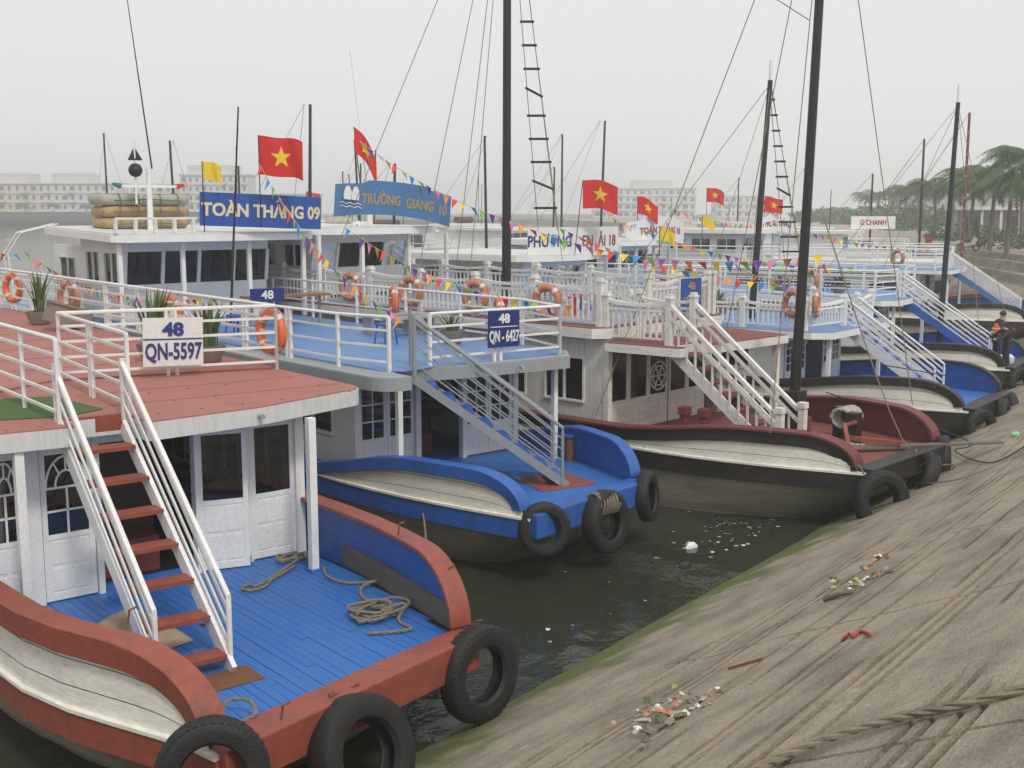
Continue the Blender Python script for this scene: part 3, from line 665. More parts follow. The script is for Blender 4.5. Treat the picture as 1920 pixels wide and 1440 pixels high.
# ======================= BOAT 1 : QN-5597 =======================
b1 = Boat('tour_boat', (7.6, 9.3), 7.6, 'white tour boat with terracotta roof, blue plank foredeck and brick red gunwale', zd=1.1, zr=3.55, wb=1.82, wm=2.25, yb=4.5, skew=.26, asym=.55, yc=5.0, L=24)
b1.hull('red', 'hull_white', 'red', 'blue', hb=.88, aft=.84, cap=.30, planks=True, rnd=1.2, band=.27)
def b1_build():
    b = b1; P = b.root; zd, zr = b.zd, b.zr
    cr = [(2.62+.38*math.sin(u*math.pi/12), 4.85-.38*math.cos(u*math.pi/12)) for u in range(7)]
    b.roof([(-2.85,23), (-2.85,4.7), (-2.5,4.25), (-1.42,4.12), (-1.42,4.62), (-.66,4.58), (-.66,3.86), (1.0,3.98)]+cr+[(3.02,23)], 'roof_red', 'fascia_white', th=.25)
    m = MB(); m.prism([(-.4,8.1),(2.95,7.3),(2.95,22.8),(-2.75,22.8),(-2.75,8.2),(-1.5,7.4)], zr, zr+.03); m.build('upper_deck', 'roof_red', P)
    m = MB(); m.prism([(-1.4,4.62),(-.68,4.58),(-.68,4.72),(-1.4,4.76)], zr-.2, zr+.012); m.build('stair_sill', 'red', P)
    m = MB()
    for x, y in [(x_, y_) for x_ in (-2.2,-1.8,-.3,.3,.9,1.5,2.1,2.6) for y_ in (4.35,5.2,6.1)]: m.box(x-.012,x+.012,y-.012,y+.012,zr,zr+.008)
    m.build('roof_nails', 'rust', P)['kind'] = 'stuff'
    for y in (5.35, 6.5): m = MB(); m.bar((-.6 if y < 8 else -2.7, y, zr+.004),(2.9, y-.25, zr+.004),.025,.012); m.build('roof_seam', 'roof_red', P)
    for y in (9.5,11,12.5,14,15.5,17): m = MB(); m.bar((-2.7,y,zr+.034),(2.9,y-.2,zr+.034),.025,.012); m.build('roof_seam', 'roof_red', P)
    # cabin
    b.cabin(5.0, 2.1, wins=[(5.4+i*1.5, 6.6+i*1.5) for i in range(8)], back=20)
    m = MB(); m.box(-2.15, 2.15, 4.95, 5.05, zr-.42, zr-.24); m.build('lintel', 'white', P)
    for x0, x1 in ((-1.86,-1.68), (2.0,2.14), (-.98,-.90), (.42,.47)): m = MB(); m.box(x0,x1,4.92,5.06,zd,zr-.24); m.build('door_post', 'white', P)
    b.panel_door(-2.32,-1.87,4.98,zd+.02,zr-.42,arch=True,cols=2,rows=3,glass=.56)
    b.panel_door(-1.66,-.99,4.98,zd+.02,zr-.42,arch=True,cols=2,rows=3,glass=.56)
    b.panel_door(.47,1.17,4.97,zd+.02,zr-.42,glass=.5,cols=1,rows=1,hinge=.47,ang=-16)
    b.panel_door(1.3,2.0,5.0,zd+.02,zr-.42,glass=.52,cols=1,rows=1,name='fixed_panel')
    m = MB(); m.box(1.2,1.3,4.97,5.03,zd,zr-.24); m.build('door_post', 'white', P)
    m = MB(); m.box(-.95,1.25,4.95,5.05,zd-.02,zd+.10); m.build('door_sill', 'deck_blue', P)
    # inner lining seen through the opening
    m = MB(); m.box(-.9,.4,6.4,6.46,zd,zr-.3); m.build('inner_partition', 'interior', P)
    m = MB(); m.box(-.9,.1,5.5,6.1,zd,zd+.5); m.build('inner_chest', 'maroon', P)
    # free-standing columns at the foredeck corners
    for x, y in ((1.74, 4.0), (-2.1, 4.3)):
        m = MB(); m.box(x-.055,x+.055,y-.055,y+.055,zd,zr-.24); m.build('column', 'white', P); m = MB(); m.box(x-.09,x+.09,y-.09,y+.09,zd,zd+.04); m.build('column_foot', 'deck_blue', P)
    # stair
    b.stair((-1.1,4.55,zr-.08), (-1.22,1.35,zd), .80, 7, 'white', 'red', 'white_pipe', h=.92, bars=3)
    m = MB(); m.box(-1.75,-.62,.95,1.42,zd+.002,zd+.012); m.build('stair_plate', 'rust', P)
    # rails
    b.rail([(-1.55,4.4),(-1.5,7.3),(-2.75,8.1),(-2.75,22.5)], h=1.06, bars=4, sp=1.6)
    b.rail([(-.64,4.45),(-.32,8.0),(2.92,7.15)], h=1.06, bars=4, sp=1.9, twin=True)
    b.rail([(2.92,7.15),(3.0,22.5)], h=1.06, bars=4, sp=2.6, twin=True)
    # grey plank along the right bulwark, wall lamp
    m = MB(); m.bar((2.28,4.3,zd+.17),(1.86,.75,zd+.15),.06,.3); m.build('fender_plank', 'old_wood', P)
    m = MB(); m.tube([(.95,3.95,zr-.12),(.95,3.86,zr-.12)], .035, 10); m.build('deck_lamp', 'grey_steel', P)
    for x, y in ((2.2,4.75),(2.3,4.5)): 
        m = MB(); m.tube([(x,y,zd),(x,y,zd+.3)], .05, 8); m.tube([(x,y,zd+.3),(x,y,zd+.34)], .075, 8); m.build('bollard', 'rust', P)
    for x, y, z in ((1.98,2.2,zd+.88),(-2.02,1.2,zd+.88),(1.9,1.0,zd+.6),(-1.1,-.3,zd+.1)):
        m = MB(); m.tube([(x,y,z),(x+.02,y,z+.14),(x+.1,y,z+.16)], .012, 6); m.build('hook', 'rust', P)
b1_build()
M1 = b1.W
board(M1(1.22, 7.32, 4.12), .93, .76, b1.D(-.2,-1), 'white board lettered 48 QN-5597 on the terracotta deck railing', [('48', .28, 0, .19, 'letter_navy', .012, 1.15), ('QN-5597', .36, 0, -.16, 'letter_navy', .009, .62)], 'sign_white', 'letter_navy', border=[(-.46,.46,.035,.055)], tilt=-1.5)
pot_plant(M1(1.75, 9.4, 3.58), 'snake plant in a low pot behind the 48 QN-5597 board, next to the mast pole', .95, 30, 1)
pot_plant(M1(2.35, 8.5, 3.58), 'snake plant with drooping leaf in bowl pot right of the 48 QN-5597 board', .8, 34, 2)
m = MB(); m.prism([(-2.3,5.2),(-1.3,4.85),(-.75,5.1),(-.9,6.6),(-1.9,6.9)], b1.zr+.003, b1.zr+.015); g_ = m.build('door_mat', 'mat_green'); g_.location = M1(0,0,0); g_.rotation_euler = (0,0,-b1.phi); tag(g_, 'worn green turf mat at the head of the white stair', 'mat')
def coil(name, c, label, turns, rr, zb, seed, m='rope', r=.018):
    rnd = random.Random(seed); pts = []; n = turns*9
    for i in range(n):
        th = i/9*2*math.pi+rnd.uniform(-.2,.2); q = rr*(.45+.65*rnd.random()); pts.append((c[0]+q*math.cos(th)*1.25, c[1]+q*math.sin(th)*.75, zb+r+.02*(i/9)+rnd.uniform(0,.02)))
    return pts
pts = [M1(1.9,4.0,1.13), M1(1.72,3.6,1.13), M1(1.75,3.2,1.13), M1(1.95,3.0,1.14), M1(2.0,2.8,1.2), M1(1.85,2.85,1.16), M1(1.7,2.7,1.13), M1(1.6,2.4,1.13)]+coil('', M1(1.4,1.85,0)[:2], '', 5, .36, 1.115, 4)+[M1(1.5,1.5,1.13), M1(1.45,1.15,1.13), M1(1.2,1.2,1.13), M1(.95,1.35,1.13)]
rope_thing('mooring_rope', pts, .021, 'rope', 'tangled hemp rope heaped against the grey plank on the blue foredeck', sub=5)
pts = [M1(1.6,4.3,1.13), M1(1.3,4.1,1.13), M1(1.05,3.95,1.13), M1(.85,3.75,1.13), M1(.62,3.7,1.13), M1(.55,3.85,1.13), M1(.7,3.95,1.13), M1(.85,3.85,1.14)]+coil('', M1(1.75,4.65,0)[:2], '', 2, .22, 1.115, 6)
rope_thing('mooring_rope', pts, .021, 'rope', 'short hemp rope curled beside the free-standing white column', sub=5)
rope_thing('mooring_rope', [M1(-1.5,.2,1.2), M1(-1.35,.35,1.25), M1(-1.2,.2,1.26), M1(-1.25,-.05,1.22), M1(-1.5,-.1,1.2)], .02, 'rope', 'small loop of rope by the red bow beam end')
m = MB(); vs = [];  n_ = 12
rb = random.Random(5)
for i in range(n_+1):
    for j in range(9):
        u, v = i/n_, j/8; vs.append((-1.9+u*1.15, 2.3+v*1.3+.2*u, 1.11+.28*math.sin(math.pi*u)**.7*math.sin(math.pi*v)+.06*math.sin(u*9+v*5)*math.sin(math.pi*u)*math.sin(math.pi*v)))
m.add(vs, [(i*9+j, i*9+j+1, (i+1)*9+j+1, (i+1)*9+j) for i in range(n_) for j in range(8)])
mat('tan_cloth', (.36, .27, .19), .85, (.25, .16, .11), .6, 3, .3, 12)
g_ = m.build('tarpaulin', 'tan_cloth', None, True); g_.location = M1(0,0,0); g_.rotation_euler = (0,0,-b1.phi); tag(g_, 'crumpled tan cloth bundle lying under the white stair', 'cloth')
tyre(M1(-1.98,-.6,1.02), b1.D(-.45,-1,.15), 'treaded black tyre chained at the left end of the red bow beam', .52, .26)
tyre(M1(-.3,-.5,.66), b1.D(.15,-1,.35), 'big smooth black tyre hung by a rusty chain on the red bow beam', .60, .36, tread=False)
tyre(M1(1.78,.22,.76), b1.D(.12,-1,.05), 'treaded black tyre chained at the right corner of the red bow beam', .56, .26)
def chain(p0, p1, label, n=None):
    p0, p1 = Vector(p0), Vector(p1); n = n or int((p1-p0).length/.05); q = MB(); d = (p1-p0).normalized()
    for i in range(n):
        p = p0.lerp(p1, (i+.5)/n)+Vector((0,0,-.15*(p1-p0).length*math.sin(math.pi*(i+.5)/n))); a = d.cross(Vector((0,0,1))).normalized(); a = a if i % 2 else d.cross(a)
        pts = [p+d*.034*math.cos(t*math.pi/4)+a*.018*math.sin(t*math.pi/4) for t in range(8)]; q.tube(pts, .007, 4, True)
    return tag(q.build('chain', 'rust'), label, 'chain')
chain(M1(-.45,-.12,1.22), M1(-.3,-.42,1.15), 'rusty chain from the bow beam hook to the smooth tyre')
chain(M1(-.45,-.12,1.24), M1(-.05,-.05,1.22), 'rusty chain end lying on top of the red bow beam')
chain(M1(1.85,.75,1.22), M1(2.12,.6,1.25), 'short chain holding the right corner tyre of the red beam')
rope_thing('mooring_rope', [M1(-4.6,1.9,.75), M1(-3.6,.6,.5), M1(-2.6,-.6,.3), M1(-1.6,-1.8,.15)], .035, 'rope', 'thick rope running down past the red hull toward the dark water')

t = empty('planter', M1(2.3,15.6,3.58), -b1.phi, 'dark tilted planter box by the far railing of the terracotta deck', 'planter'); q = MB(); q.T = Matrix.Rotation(R(18),4,'Y'); q.box(-.45,.45,-.2,.2,.1,.5); q.build('box', 'pot', t); q = MB(); q.T = Matrix.Rotation(R(18),4,'Y'); q.box(-.5,.5,-.24,.24,.5,.55); q.build('rim', 'pot', t)
pot_plant(M1(2.3,17.2,3.58), 'spiky plant in a maroon pot behind the tilted planter box', .9, 22, 21)
# ======================= BOAT 2 : QN-6427 =======================
b2 = Boat('tour_boat', (15.5, 12.6), 6.0, 'white tour boat with pale blue upper deck, grey roof edge and bright blue bow', zd=1.15, zr=3.3, wb=1.58, wm=2.4, yb=4.5, skew=.16, L=25)
b2.hull('blue', 'hull_white', 'blue', 'blue', hb=.72, aft=.2, cap=.26, rnd=1.0, band=.22)
def b2_build():
    b = b2; P = b.root; zd, zr = b.zd, b.zr
    cl = [(-2.75+.5-.5*math.cos(u*math.pi/12), 2.75-.5*math.sin(u*math.pi/12)) for u in range(7)]
    b.roof([(-2.75,24)]+cl+[(-2.15,2.25),(-2.15,2.9),(-1.1,2.9),(-.6,2.75),(1.9,2.5),(2.5,3.2),(2.6,24)], 'grey_fascia', 'grey_fascia', th=.24)
    m = MB(); m.prism([(-2.2,3.1),(-1.9,2.75),(-1.0,2.95),(2.1,2.85),(2.35,3.2),(2.45,23.8),(-2.45,23.8)], zr, zr+.02); m.build('upper_deck', 'roof_blue', P)
    b.cabin(4.3, 2.0, wins=[(5.0,6.5),(7.1,8.4),(9.2,10.6),(11.4,12.8),(13.6,15),(15.8,17.2)], back=20)
    m = MB(); m.box(-2.05,2.05,4.25,4.35,zr-.42,zr-.2); m.build('lintel', 'white', P)
    for x0, x1 in ((-2.05,-1.92),(-.62,-.5),(.55,.65),(1.92,2.05)): m = MB(); m.box(x0,x1,4.22,4.36,zd,zr-.2); m.build('door_post', 'white', P)
    b.panel_door(-1.92,-1.28,4.3,zd+.02,zr-.42,cols=2,rows=3,glass=.62,low=(1,2)); b.panel_door(-1.27,-.63,4.3,zd+.02,zr-.42,cols=2,rows=3,glass=.62,low=(1,2))
    b.panel_door(.65,1.28,4.3,zd+.02,zr-.42,cols=2,rows=3,glass=.62,low=(1,2)); b.panel_door(1.29,1.92,4.3,zd+.02,zr-.42,cols=2,rows=3,glass=.62,low=(1,2))
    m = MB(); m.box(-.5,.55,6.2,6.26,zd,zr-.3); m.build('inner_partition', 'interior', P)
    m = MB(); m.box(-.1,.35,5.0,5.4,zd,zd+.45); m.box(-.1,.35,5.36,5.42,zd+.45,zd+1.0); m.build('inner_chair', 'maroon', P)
    for x in (-1.9, 1.95): m = MB(); m.box(x-.05,x+.05,2.95,3.05,zd,zr-.2); m.build('column', 'white', P)
    b.stair((-1.62,2.95,zr-.05), (.72,1.45,zd), .9, 8, 'grey_steel', 'blue', 'grey_steel', h=1.2, bars=4, sh=.15)
    m = MB(); m.prism([(-.2,1.0),(1.0,.8),(1.2,1.9),(.1,2.1)], zd+.004, zd+.012); m.build('foredeck_panel', 'red', P)
    b.rail([(-2.1,3.0),(-2.4,4.2),(-2.45,23.5)], h=.98, bars=3, sp=1.7, twin=True, post=.06)
    b.rail([(-1.15,3.05),(1.85,2.75)], h=.98, bars=3, sp=1.6, twin=True, post=.06); b.rail([(1.85,2.75),(2.4,4.5),(2.45,23.5)], h=.98, bars=3, sp=2.2, post=.06)
    for x, y in ((-2.0,2.9),(-1.78,2.8),(2.0,2.6)):
        m = MB(); m.tube([(x,y,zd),(x,y,zd+.5)], .085, 10); m.build('bollard', 'rust', P); m = MB(); m.tube([(x,y,zd+.5),(x,y,zd+.53)], .12, 12); m.build('bollard_cap', 'blue', P)
    m = MB(); m.tube([(.6,2.52,zr-.1),(.6,2.44,zr-.1),(.6,2.42,zr-.16)], .04, 10); m.build('deck_lamp', 'grey_steel', P)
    # lean-to bench on the upper deck
    for y in (7.2, 8.0): m = MB(); m.box(.9,2.2,y,y+.4,zr+.42,zr+.46); m.box(.95,1.0,y,y+.4,zr+.02,zr+.42); m.box(2.1,2.15,y,y+.4,zr+.02,zr+.42); m.build('bench', 'grey_steel', P)
    wh = b.wheelhouse(14.7, 17.4, 2.0, zr+.02, 2.1, (1.5,.8,.5), tilt=.03)
    b.wall('x', -2.0, 17.4, 19.4, zr, zr+1.9, [(17.8,19.0,zr+.8,zr+1.6)])
    # roof clutter: rail, mast with lights and day shapes
    m = MB()
    for x0,x1,y in ((-2.7,-.6,13.4),): m.bar((x0,y,5.95),(x1,y,5.95),.05,.06)
    for x in (-2.7,-2.2,-1.7,-1.2,-.7): m.box(x-.04,x+.04,13.36,13.44,5.6,5.95)
    m.build('roof_rail', 'white_old', P)
    mx_, my = -1.1, 15.0; m = MB(); m.tube([(mx_,my,5.4),(mx_,my,7.0)], .09, 10, r1=.06); m.bar((mx_-.75,my,6.75),(mx_+.75,my,6.75),.05,.07); m.tube([(mx_,my,7.0),(mx_,my,7.25)], .06, 10); m.build('signal_mast', 'white', P)
    m = MB(); m.tube([(mx_-.75,my,6.75),(mx_-.95,my,6.8)], .07, 8, r1=.04); m.build('green_lamp', 'teal', P); m = MB(); m.tube([(mx_+.75,my,6.75),(mx_+.95,my,6.8)], .07, 8, r1=.04); m.build('red_lamp', 'flag_red', P)
    m = MB(); m.tube([(mx_-.35,my,6.3),(mx_-.35,my,7.9)], .03, 6); m.build('halyard_post', 'white', P)
    m = MB(); torus(m, (mx_-.35,my-.02,7.15), .01, .17, (.5,-1,0), 16, 12); m.build('day_ball', 'dark', P, True)
    m = MB(); m.add([(mx_-.55,my-.03,7.4),(mx_-.15,my-.03,7.4),(mx_-.35,my+.15,7.4),(mx_-.35,my,7.75)], [(0,1,3),(1,2,3),(2,0,3),(0,2,1)]); m.build('day_cone', 'dark', P)
    m = MB(); m.tube([(mx_+.1,my,7.2),(-2.2,13.5,12.0)], .022, 6, r1=.008); m.build('whip_antenna', 'mast_black', P)
    m = MB(); m.tube([(-.5,12.0,3.4),(-.15,11.9,8.6)], .035, 7, r1=.02); m.build('pole', 'mast_black', P)
    m = MB()
    for k in range(2):
        m.tube([(-2.8,20.5+k*.35,3.3),(-2.9,20.6+k*.35,4.9),(-2.6,20.3+k*.35,5.5),(-1.8,19.6+k*.35,5.75)], .03, 6)
    for z in (3.8,4.3,4.8,5.3): m.bar((-2.86,20.55,z),(-2.86,20.95,z),.03,.03)
    m.build('stern_ladder', 'white_pipe', P)
b2_build()
M2 = b2.W
for i, (z, mm, rx) in enumerate(((5.52,'raft_tan',1.0),(5.82,'raft_tan',1.0),(6.12,'raft_grey',1.05))):
    t = empty('life_raft', M2(-.85, 16.2, z+.14), -b2.phi, ['lowest tan canvas life raft roll of the stack on the wheelhouse roof', 'middle tan canvas life raft roll of the stack on the wheelhouse roof', 'grey life raft roll marked 6427 on top of the stack'][i], 'life raft', 'life rafts stacked on the wheelhouse roof')
    q = MB(); n = 40; k = 10; vs = []
    for a in range(n):
        th = 2*math.pi*a/n; e = .35; cx_, cy_ = math.copysign(abs(math.cos(th))**e, math.cos(th))*1.05*rx, math.copysign(abs(math.sin(th))**e, math.sin(th))*.5
        for j in range(k): ph = 2*math.pi*j/k; vs.append((cx_*(1+.13*math.cos(ph)), cy_*(1+.25*math.cos(ph)), .15+.15*math.sin(ph)))
    q.add(vs, [(a*k+j, a*k+(j+1)%k, ((a+1)%n)*k+(j+1)%k, ((a+1)%n)*k+j) for a in range(n) for j in range(k)]); q.box(-1.05,1.05,-.5,.5,.02,.28); q.build('bundle', mm, t, True)
    q = MB()
    for x in (-.8,-.3,.3,.8): q.tube([(x,-.66,.02),(x,-.68,.15),(x,-.60,.3),(x,.60,.3),(x,.68,.15)], .015, 5)
    q.tube([(-1.2,-.4,.16),(-.8,-.68,.13),(0,-.69,.17),(.8,-.68,.12),(1.2,-.4,.16)], .015, 5); q.build('lashing', 'rope' if i < 2 else 'tarp_green', t)
    if i == 2: text('6427', .2, 'letter_white', t, Matrix.Translation((-.1,-.66,.16)) @ Matrix.Rotation(R(90),4,'X'))
def tt_extra(t, T, warp): pass
board(M2(1.1, 12.95, 6.12), 3.3, .84, b2.D(-.12,-1), 'bright blue name board reading TOÀN THẮNG 09 on a wheelhouse roof', [('TOÀN THẮNG 09', .44, 0, -.02, 'letter_cream', .014, .92)], 'sign_blue', 'letter_cream', curve=.25, tilt=-2.2)
board(M2(.42, 2.78, 3.92), .74, .70, b2.D(-.05,-1), 'navy board lettered 48 QN - 6427 on the pale blue deck railing', [('48', .24, 0, .19, 'letter_white', .008, 1.1), ('QN - 6427', .30, 0, -.15, 'letter_white', .008, .53)], 'navy', 'letter_white', border=[(-.33,.33,.035,.05)], tilt=-1)
board(M2(-1.2, 8.9, 4.3), .8, .3, b2.D(-.1,-1), 'small navy board lettered 48 behind the snake plants', [('48', .26, 0, 0, 'letter_white', .006, 1.1)], 'navy', 'letter_white')
pot_plant(M2(1.35, 5.6, 3.32), 'spiky potted plant beside the navy 48 QN - 6427 board', .75, 24, 5, 'x')
for (p, a, fd, lb) in [((M1(3.0,7.45,4.15)), b1.D(1,.15), 0, 'bright orange lifebuoy with green cord at the end of the terracotta deck railing'),
        (M1(3.02,17.3,4.15), b1.D(1,.3), 1, 'faded orange lifebuoy on the far railing of the terracotta deck, third from its end'), (M1(3.02,11.6,4.12), b1.D(1,.2), 0, 'orange lifebuoy on the terracotta deck railing behind the snake plant'),
        (M1(3.02,21.5,4.15), b1.D(1,.3), 0, 'orange lifebuoy on the terracotta deck railing, farthest from the white number board'),
        (M2(2.4,9.2,3.95), b2.D(1,-.5), 0, 'bright orange lifebuoy in front of the wavy white balustrade'), (M2(2.35,5.2,3.9), b2.D(1,-.6), 0, 'bright orange lifebuoy with green cord near the spiky plant and navy board'),
        (M2(-2.4,17.5,3.95), b2.D(1,0), 1, 'faded lifebuoy on the rail below the ladder at the wheelhouse stern')]: lifebuoy(p, a, lb, bool(fd), .31, .085)
tyre(M2(-1.35,-.3,.95), b2.D(-.5,-1,.1), 'black tyre with rope loop at the left corner of the bright blue bow', .44, .22, tread=False, rope=M2(-1.6,-.1,1.28))
tyre(M2(.1,-.3,.82), b2.D(.15,-1,.1), 'black tyre wrapped in grey rope at the middle of the bright blue bow', .54, .3, tread=False, rope=M2(-.1,0,1.28))
tyre(M2(1.62,.12,.95), b2.D(.5,-1,.1), 'black tyre at the right corner of the bright blue bow', .46, .22, tread=False, rope=M2(1.65,.2,1.28))
pts = []
for i in range(50): th = i/7*2*math.pi; pts.append(M2(-.18+.5*i/50+.02*math.sin(i), -.26-.2*math.cos(th), 1.15+.2*math.sin(th)))
rope_thing('mooring_rope', pts, .022, 'rope', 'grey rope wound round the middle tyre of the blue bow', sub=3)
rope_thing('mooring_rope', [M2(-1.78,2.8,1.6), M2(-1.95,2.4,1.3), M2(-2.25,1.8,.8), M2(-2.6,1.3,.45), M2(-2.9,1.1,.2)], .02, 'rope', 'thin rope hanging from the bollard down the blue and white hull')

t = empty('table', M2(.6,11.2,3.33), -b2.phi, 'brown wooden table on steel legs before the blue wheelhouse', 'table'); q = MB(); q.box(-1.1,1.1,-.3,.3,.72,.77); mat('table_wood', (.26,.12,.05), .5); q.build('tabletop', 'table_wood', t)
for sx in (-1, 1): q = MB(); q.box(sx*.95-.03,sx*.95+.03,-.25,.25,0,.03); q.box(sx*.95-.03,sx*.95+.03,-.03,.03,.03,.72); q.build('leg', 'grey_steel', t)
# ======================= BOAT 3 : mast, brown deck =======================
b3 = Boat('tour_boat', (22.3, 9.95), 0, 'weathered white junk-style tour boat with black bow mast and dark red foredeck', zd=1.2, zr=3.62, wb=1.75, wm=2.75, yb=4.5, skew=0, L=26)
b3.hull('maroon', 'hull_white', 'black_paint', 'maroon', hb=.72, aft=.42, cap=.34, beam='black_paint', deckm='roof_maroon', rnd=1.1, band=.05)
def b3_build():
    b = b3; P = b.root; zd, zr = b.zd, b.zr; zc = 3.32
    # black outer band under the maroon cap
    for sx in (-1, 1):
        path = []
        for i in range(9): th = i/8*math.pi/2; path.append((.14+1.1*(1-math.cos(th)), zd+.05+.62*math.sin(th)))
        path += [(y, zd+.67-.3*sm((y-2.2)/3.2)) for y in (1.9,2.5,3.2,4,5,6.2,8,11,15,20)]
        pts = [(sx*(b.hw(y)+.045), y, z) for y, z in path]; q = MB(); q.sweep(pts, [(-.02,-.24),(-.02,.0),(.03,0),(.03,-.24)], (sx,0,0)); q.build('gunwale_band', 'black_paint', P)
    b.roof([(-2.55,25),(-2.55,6.1),(-2.2,5.85),(2.2,5.85),(2.55,6.1),(2.55,25)], 'roof_maroon', 'white_old', th=.24)
    m = MB(); m.prism([(-2.1,6.1),(2.1,6.1),(2.1,24),(-2.1,24)], zr, zr+.02); mat('deck_grey_blue', (.24,.27,.36), .6, None, .4, 3, .2, 20, (6,.5,1)); m.build('upper_deck', 'deck_grey_blue', P)
    b.roof([(-2.4,5.84),(-2.25,4.2),(-2.2,4.0),(-1.98,4.0),(-1.98,4.4),(-1.1,4.4),(-1.1,3.9),(1.75,3.75),(2.25,5.84)], 'roof_maroon', 'white_old', z=zc, th=.2)
    b.cabin(6.0, 2.2, m='board_wall', wins=[(6.55,7.75),(8.3,9.6),(10.2,11.5),(12.2,13.5),(14.2,15.5),(16.2,17.5)], back=21, zt=zr-.2)
    for i, (x0, x1) in enumerate(((-2.1,-1.36),(-1.35,-.61),(-.6,.14),(.2,.94),(.95,1.69))): b.panel_door(x0, x1, 6.0, zd+.02, zc-.12, m='white_old', cols=1, rows=1, glass=.64, low=(2,1))
    m = MB(); m.box(-2.2,2.2,5.95,6.05,zc-.12,zr-.2); m.build('lintel', 'white_old', P)
    q = MB()                                        # round lattice ornament on the third door
    torus(q, (-.23,5.97,2.35), .33, .022, (0,1,0), 28, 6); torus(q, (-.23,5.97,2.35), .23, .018, (0,1,0), 24, 6)
    for a in range(3): th = a*math.pi/3; q.bar((-.23-.33*math.cos(th),5.97,2.35-.33*math.sin(th)),(-.23+.33*math.cos(th),5.97,2.35+.33*math.sin(th)),.03,.03,(0,1,0))
    q.build('lattice_ornament', 'white_old', P)
    for x, y in ((-2.18,5.93),(2.18,5.93),(1.55,3.95)): q = MB(); q.box(x-.07,x+.07,y-.07,y+.07,zd,zc-.1); q.build('column', 'white_old', P)
    b.stair((-1.54,4.42,zc-.02),(-1.54,1.75,zd), .86, 8, 'white_old', 'maroon', 'white_old', h=.86, style='baluster', sh=.24)
    b.rail([(-1.98,4.45),(-2.15,6.0)], h=.92, bars=1, sp=1.6, style='baluster', z=zc, m='white_old')
    b.rail([(-1.1,4.45),(-1.1,5.9)], h=.92, bars=1, sp=1.5, style='baluster', z=zc, m='white_old')
    b.rail([(-2.2,6.15),(-2.2,23.5)], h=.92, bars=1, sp=2.0, style='baluster', m='white_old'); b.rail([(2.2,6.15),(2.2,23.5)], h=.92, bars=1, sp=2.0, style='baluster', m='white_old'); b.rail([(-.4,6.2),(2.0,6.17)], h=.92, bars=1, sp=1.3, style='baluster', m='white_old')
    # masts
    mx_, my = -.05, 2.55; q = MB(); q.box(mx_-.2,mx_+.2,my-.2,my+.2,zd,zd+1.15); q.build('mast_box', 'black_paint', P, bevel=.01)
    q = MB(); q.tube([(mx_,my,zd+.5),(mx_+.14,my-.06,6),(mx_+.38,my-.15,14.5)], .115, 12, r1=.085); q.build('mast', 'mast_black', P, True)
    q = MB(); q.tube([(0.8,11.8,zr),(.82,11.8,8),(.86,11.8,16)], .13, 12, r1=.10); q.build('mast', 'mast_black', P, True)
    for j, (p0, p1) in enumerate([((mx_+.37,my-.15,14.3),(-2.5,6.0,1.7)),((mx_+.37,my-.15,14.3),(-2.6,1.6,1.9)),((mx_+.37,my-.15,14.3),(2.5,6.2,1.7)),((mx_+.37,my-.15,14.3),(2.4,1.0,1.9)),((.86,11.8,15.8),(-2.5,10,3.7)),((.86,11.8,15.8),(-2.5,12,3.7)),((.86,11.8,15.8),(-2.4,16,3.7)),((.86,11.8,15.8),(2.4,15.5,3.7)),((.86,11.8,15.8),(2.4,11,3.7)),((.86,11.8,15.8),(mx_+.1,my,10))]):
        q = MB(); q.tube([p0, p1], .011, 5); q.build('stay', 'rope', P)
    for x, y in ((-2.15,3.9),(-2.1,3.45)): q = MB(); q.box(x-.08,x+.08,y-.08,y+.08,zd+.5,zd+.72); q.box(x-.11,x+.11,y-.11,y+.11,zd+.72,zd+.9); q.build('bitt', 'maroon', P, bevel=.02)
    for x, y in ((.75,1.55),(1.25,2.1)): q = MB(); q.box(x-.13,x+.13,y-.13,y+.13,zd,zd+.68); q.build('bitt', 'black_paint', P)
    q = MB(); q.tube([(-2.0,1.1,zd+.66),(-2.0,1.1,zd+1.0)], .04, 8); q.build('pin', 'maroon', P)
    b.wheelhouse(17.0, 22.5, 1.75, zr+.1, 1.75, (1.6,.9,.5), rnd=True, tilt=.0)
    q = MB(); q.tube([(1.3,18,5.6),(1.2,18,6.9)], .09, 10, r1=.05); q.bar((.4,18,6.35),(2.1,18,6.35),.06,.08); q.tube([(1.2,18,6.9),(.55,17.9,10.8)], .015, 6); q.build('signal_mast', 'white', P)
    q = MB(); torus(q, (-.9,16.0,5.72), .02, .14, (-.6,-1,0), 14, 10); q.build('search_lamp', 'white', P, True)
b3_build()
M3 = b3.W
def fan(u): return (-.42-.10*(abs(u)**2), .42+(.10 if abs(u) < .55 else .02)-.06*u*u)
def boats_mark(t, T, warp):
    for dx in (-1.58, -1.34):
        q = MB(); q.T = T; q.add([(dx-.11,-.1,.01),(dx+.11,-.1,.01),(dx+.12,.12,.01),(dx+.04,.28,.01),(dx-.06,.26,.01),(dx-.12,.08,.01)], [(0,1,2,3,4,5)]); q.build('sail_mark', 'letter_white', t)
    for k in (0, 1):
        q = MB(); q.T = T; q.tube([(-1.78+i*.06, -.2-k*.09+.025*math.sin(i*1.6), .012) for i in range(12)], .012, 4); q.build('wave_mark', 'letter_white', t)
board(M3(.15, 15.4, 6.4), 3.7, .8, b3.D(-.25,-1), 'weathered blue fan-shaped name board reading TRƯỜNG GIANG 10', [('TRƯỜNG', .38, -.52, -.02, 'letter_gold', .012, .74), ('GIANG', .38, .72, -.05, 'letter_gold', .012, .8), ('10', .38, 1.52, -.1, 'letter_gold', .012, .9)], 'sign_blue_old', 'letter_gold', curve=.22, arch=.08, tilt=-5, shape=fan, extra=boats_mark)
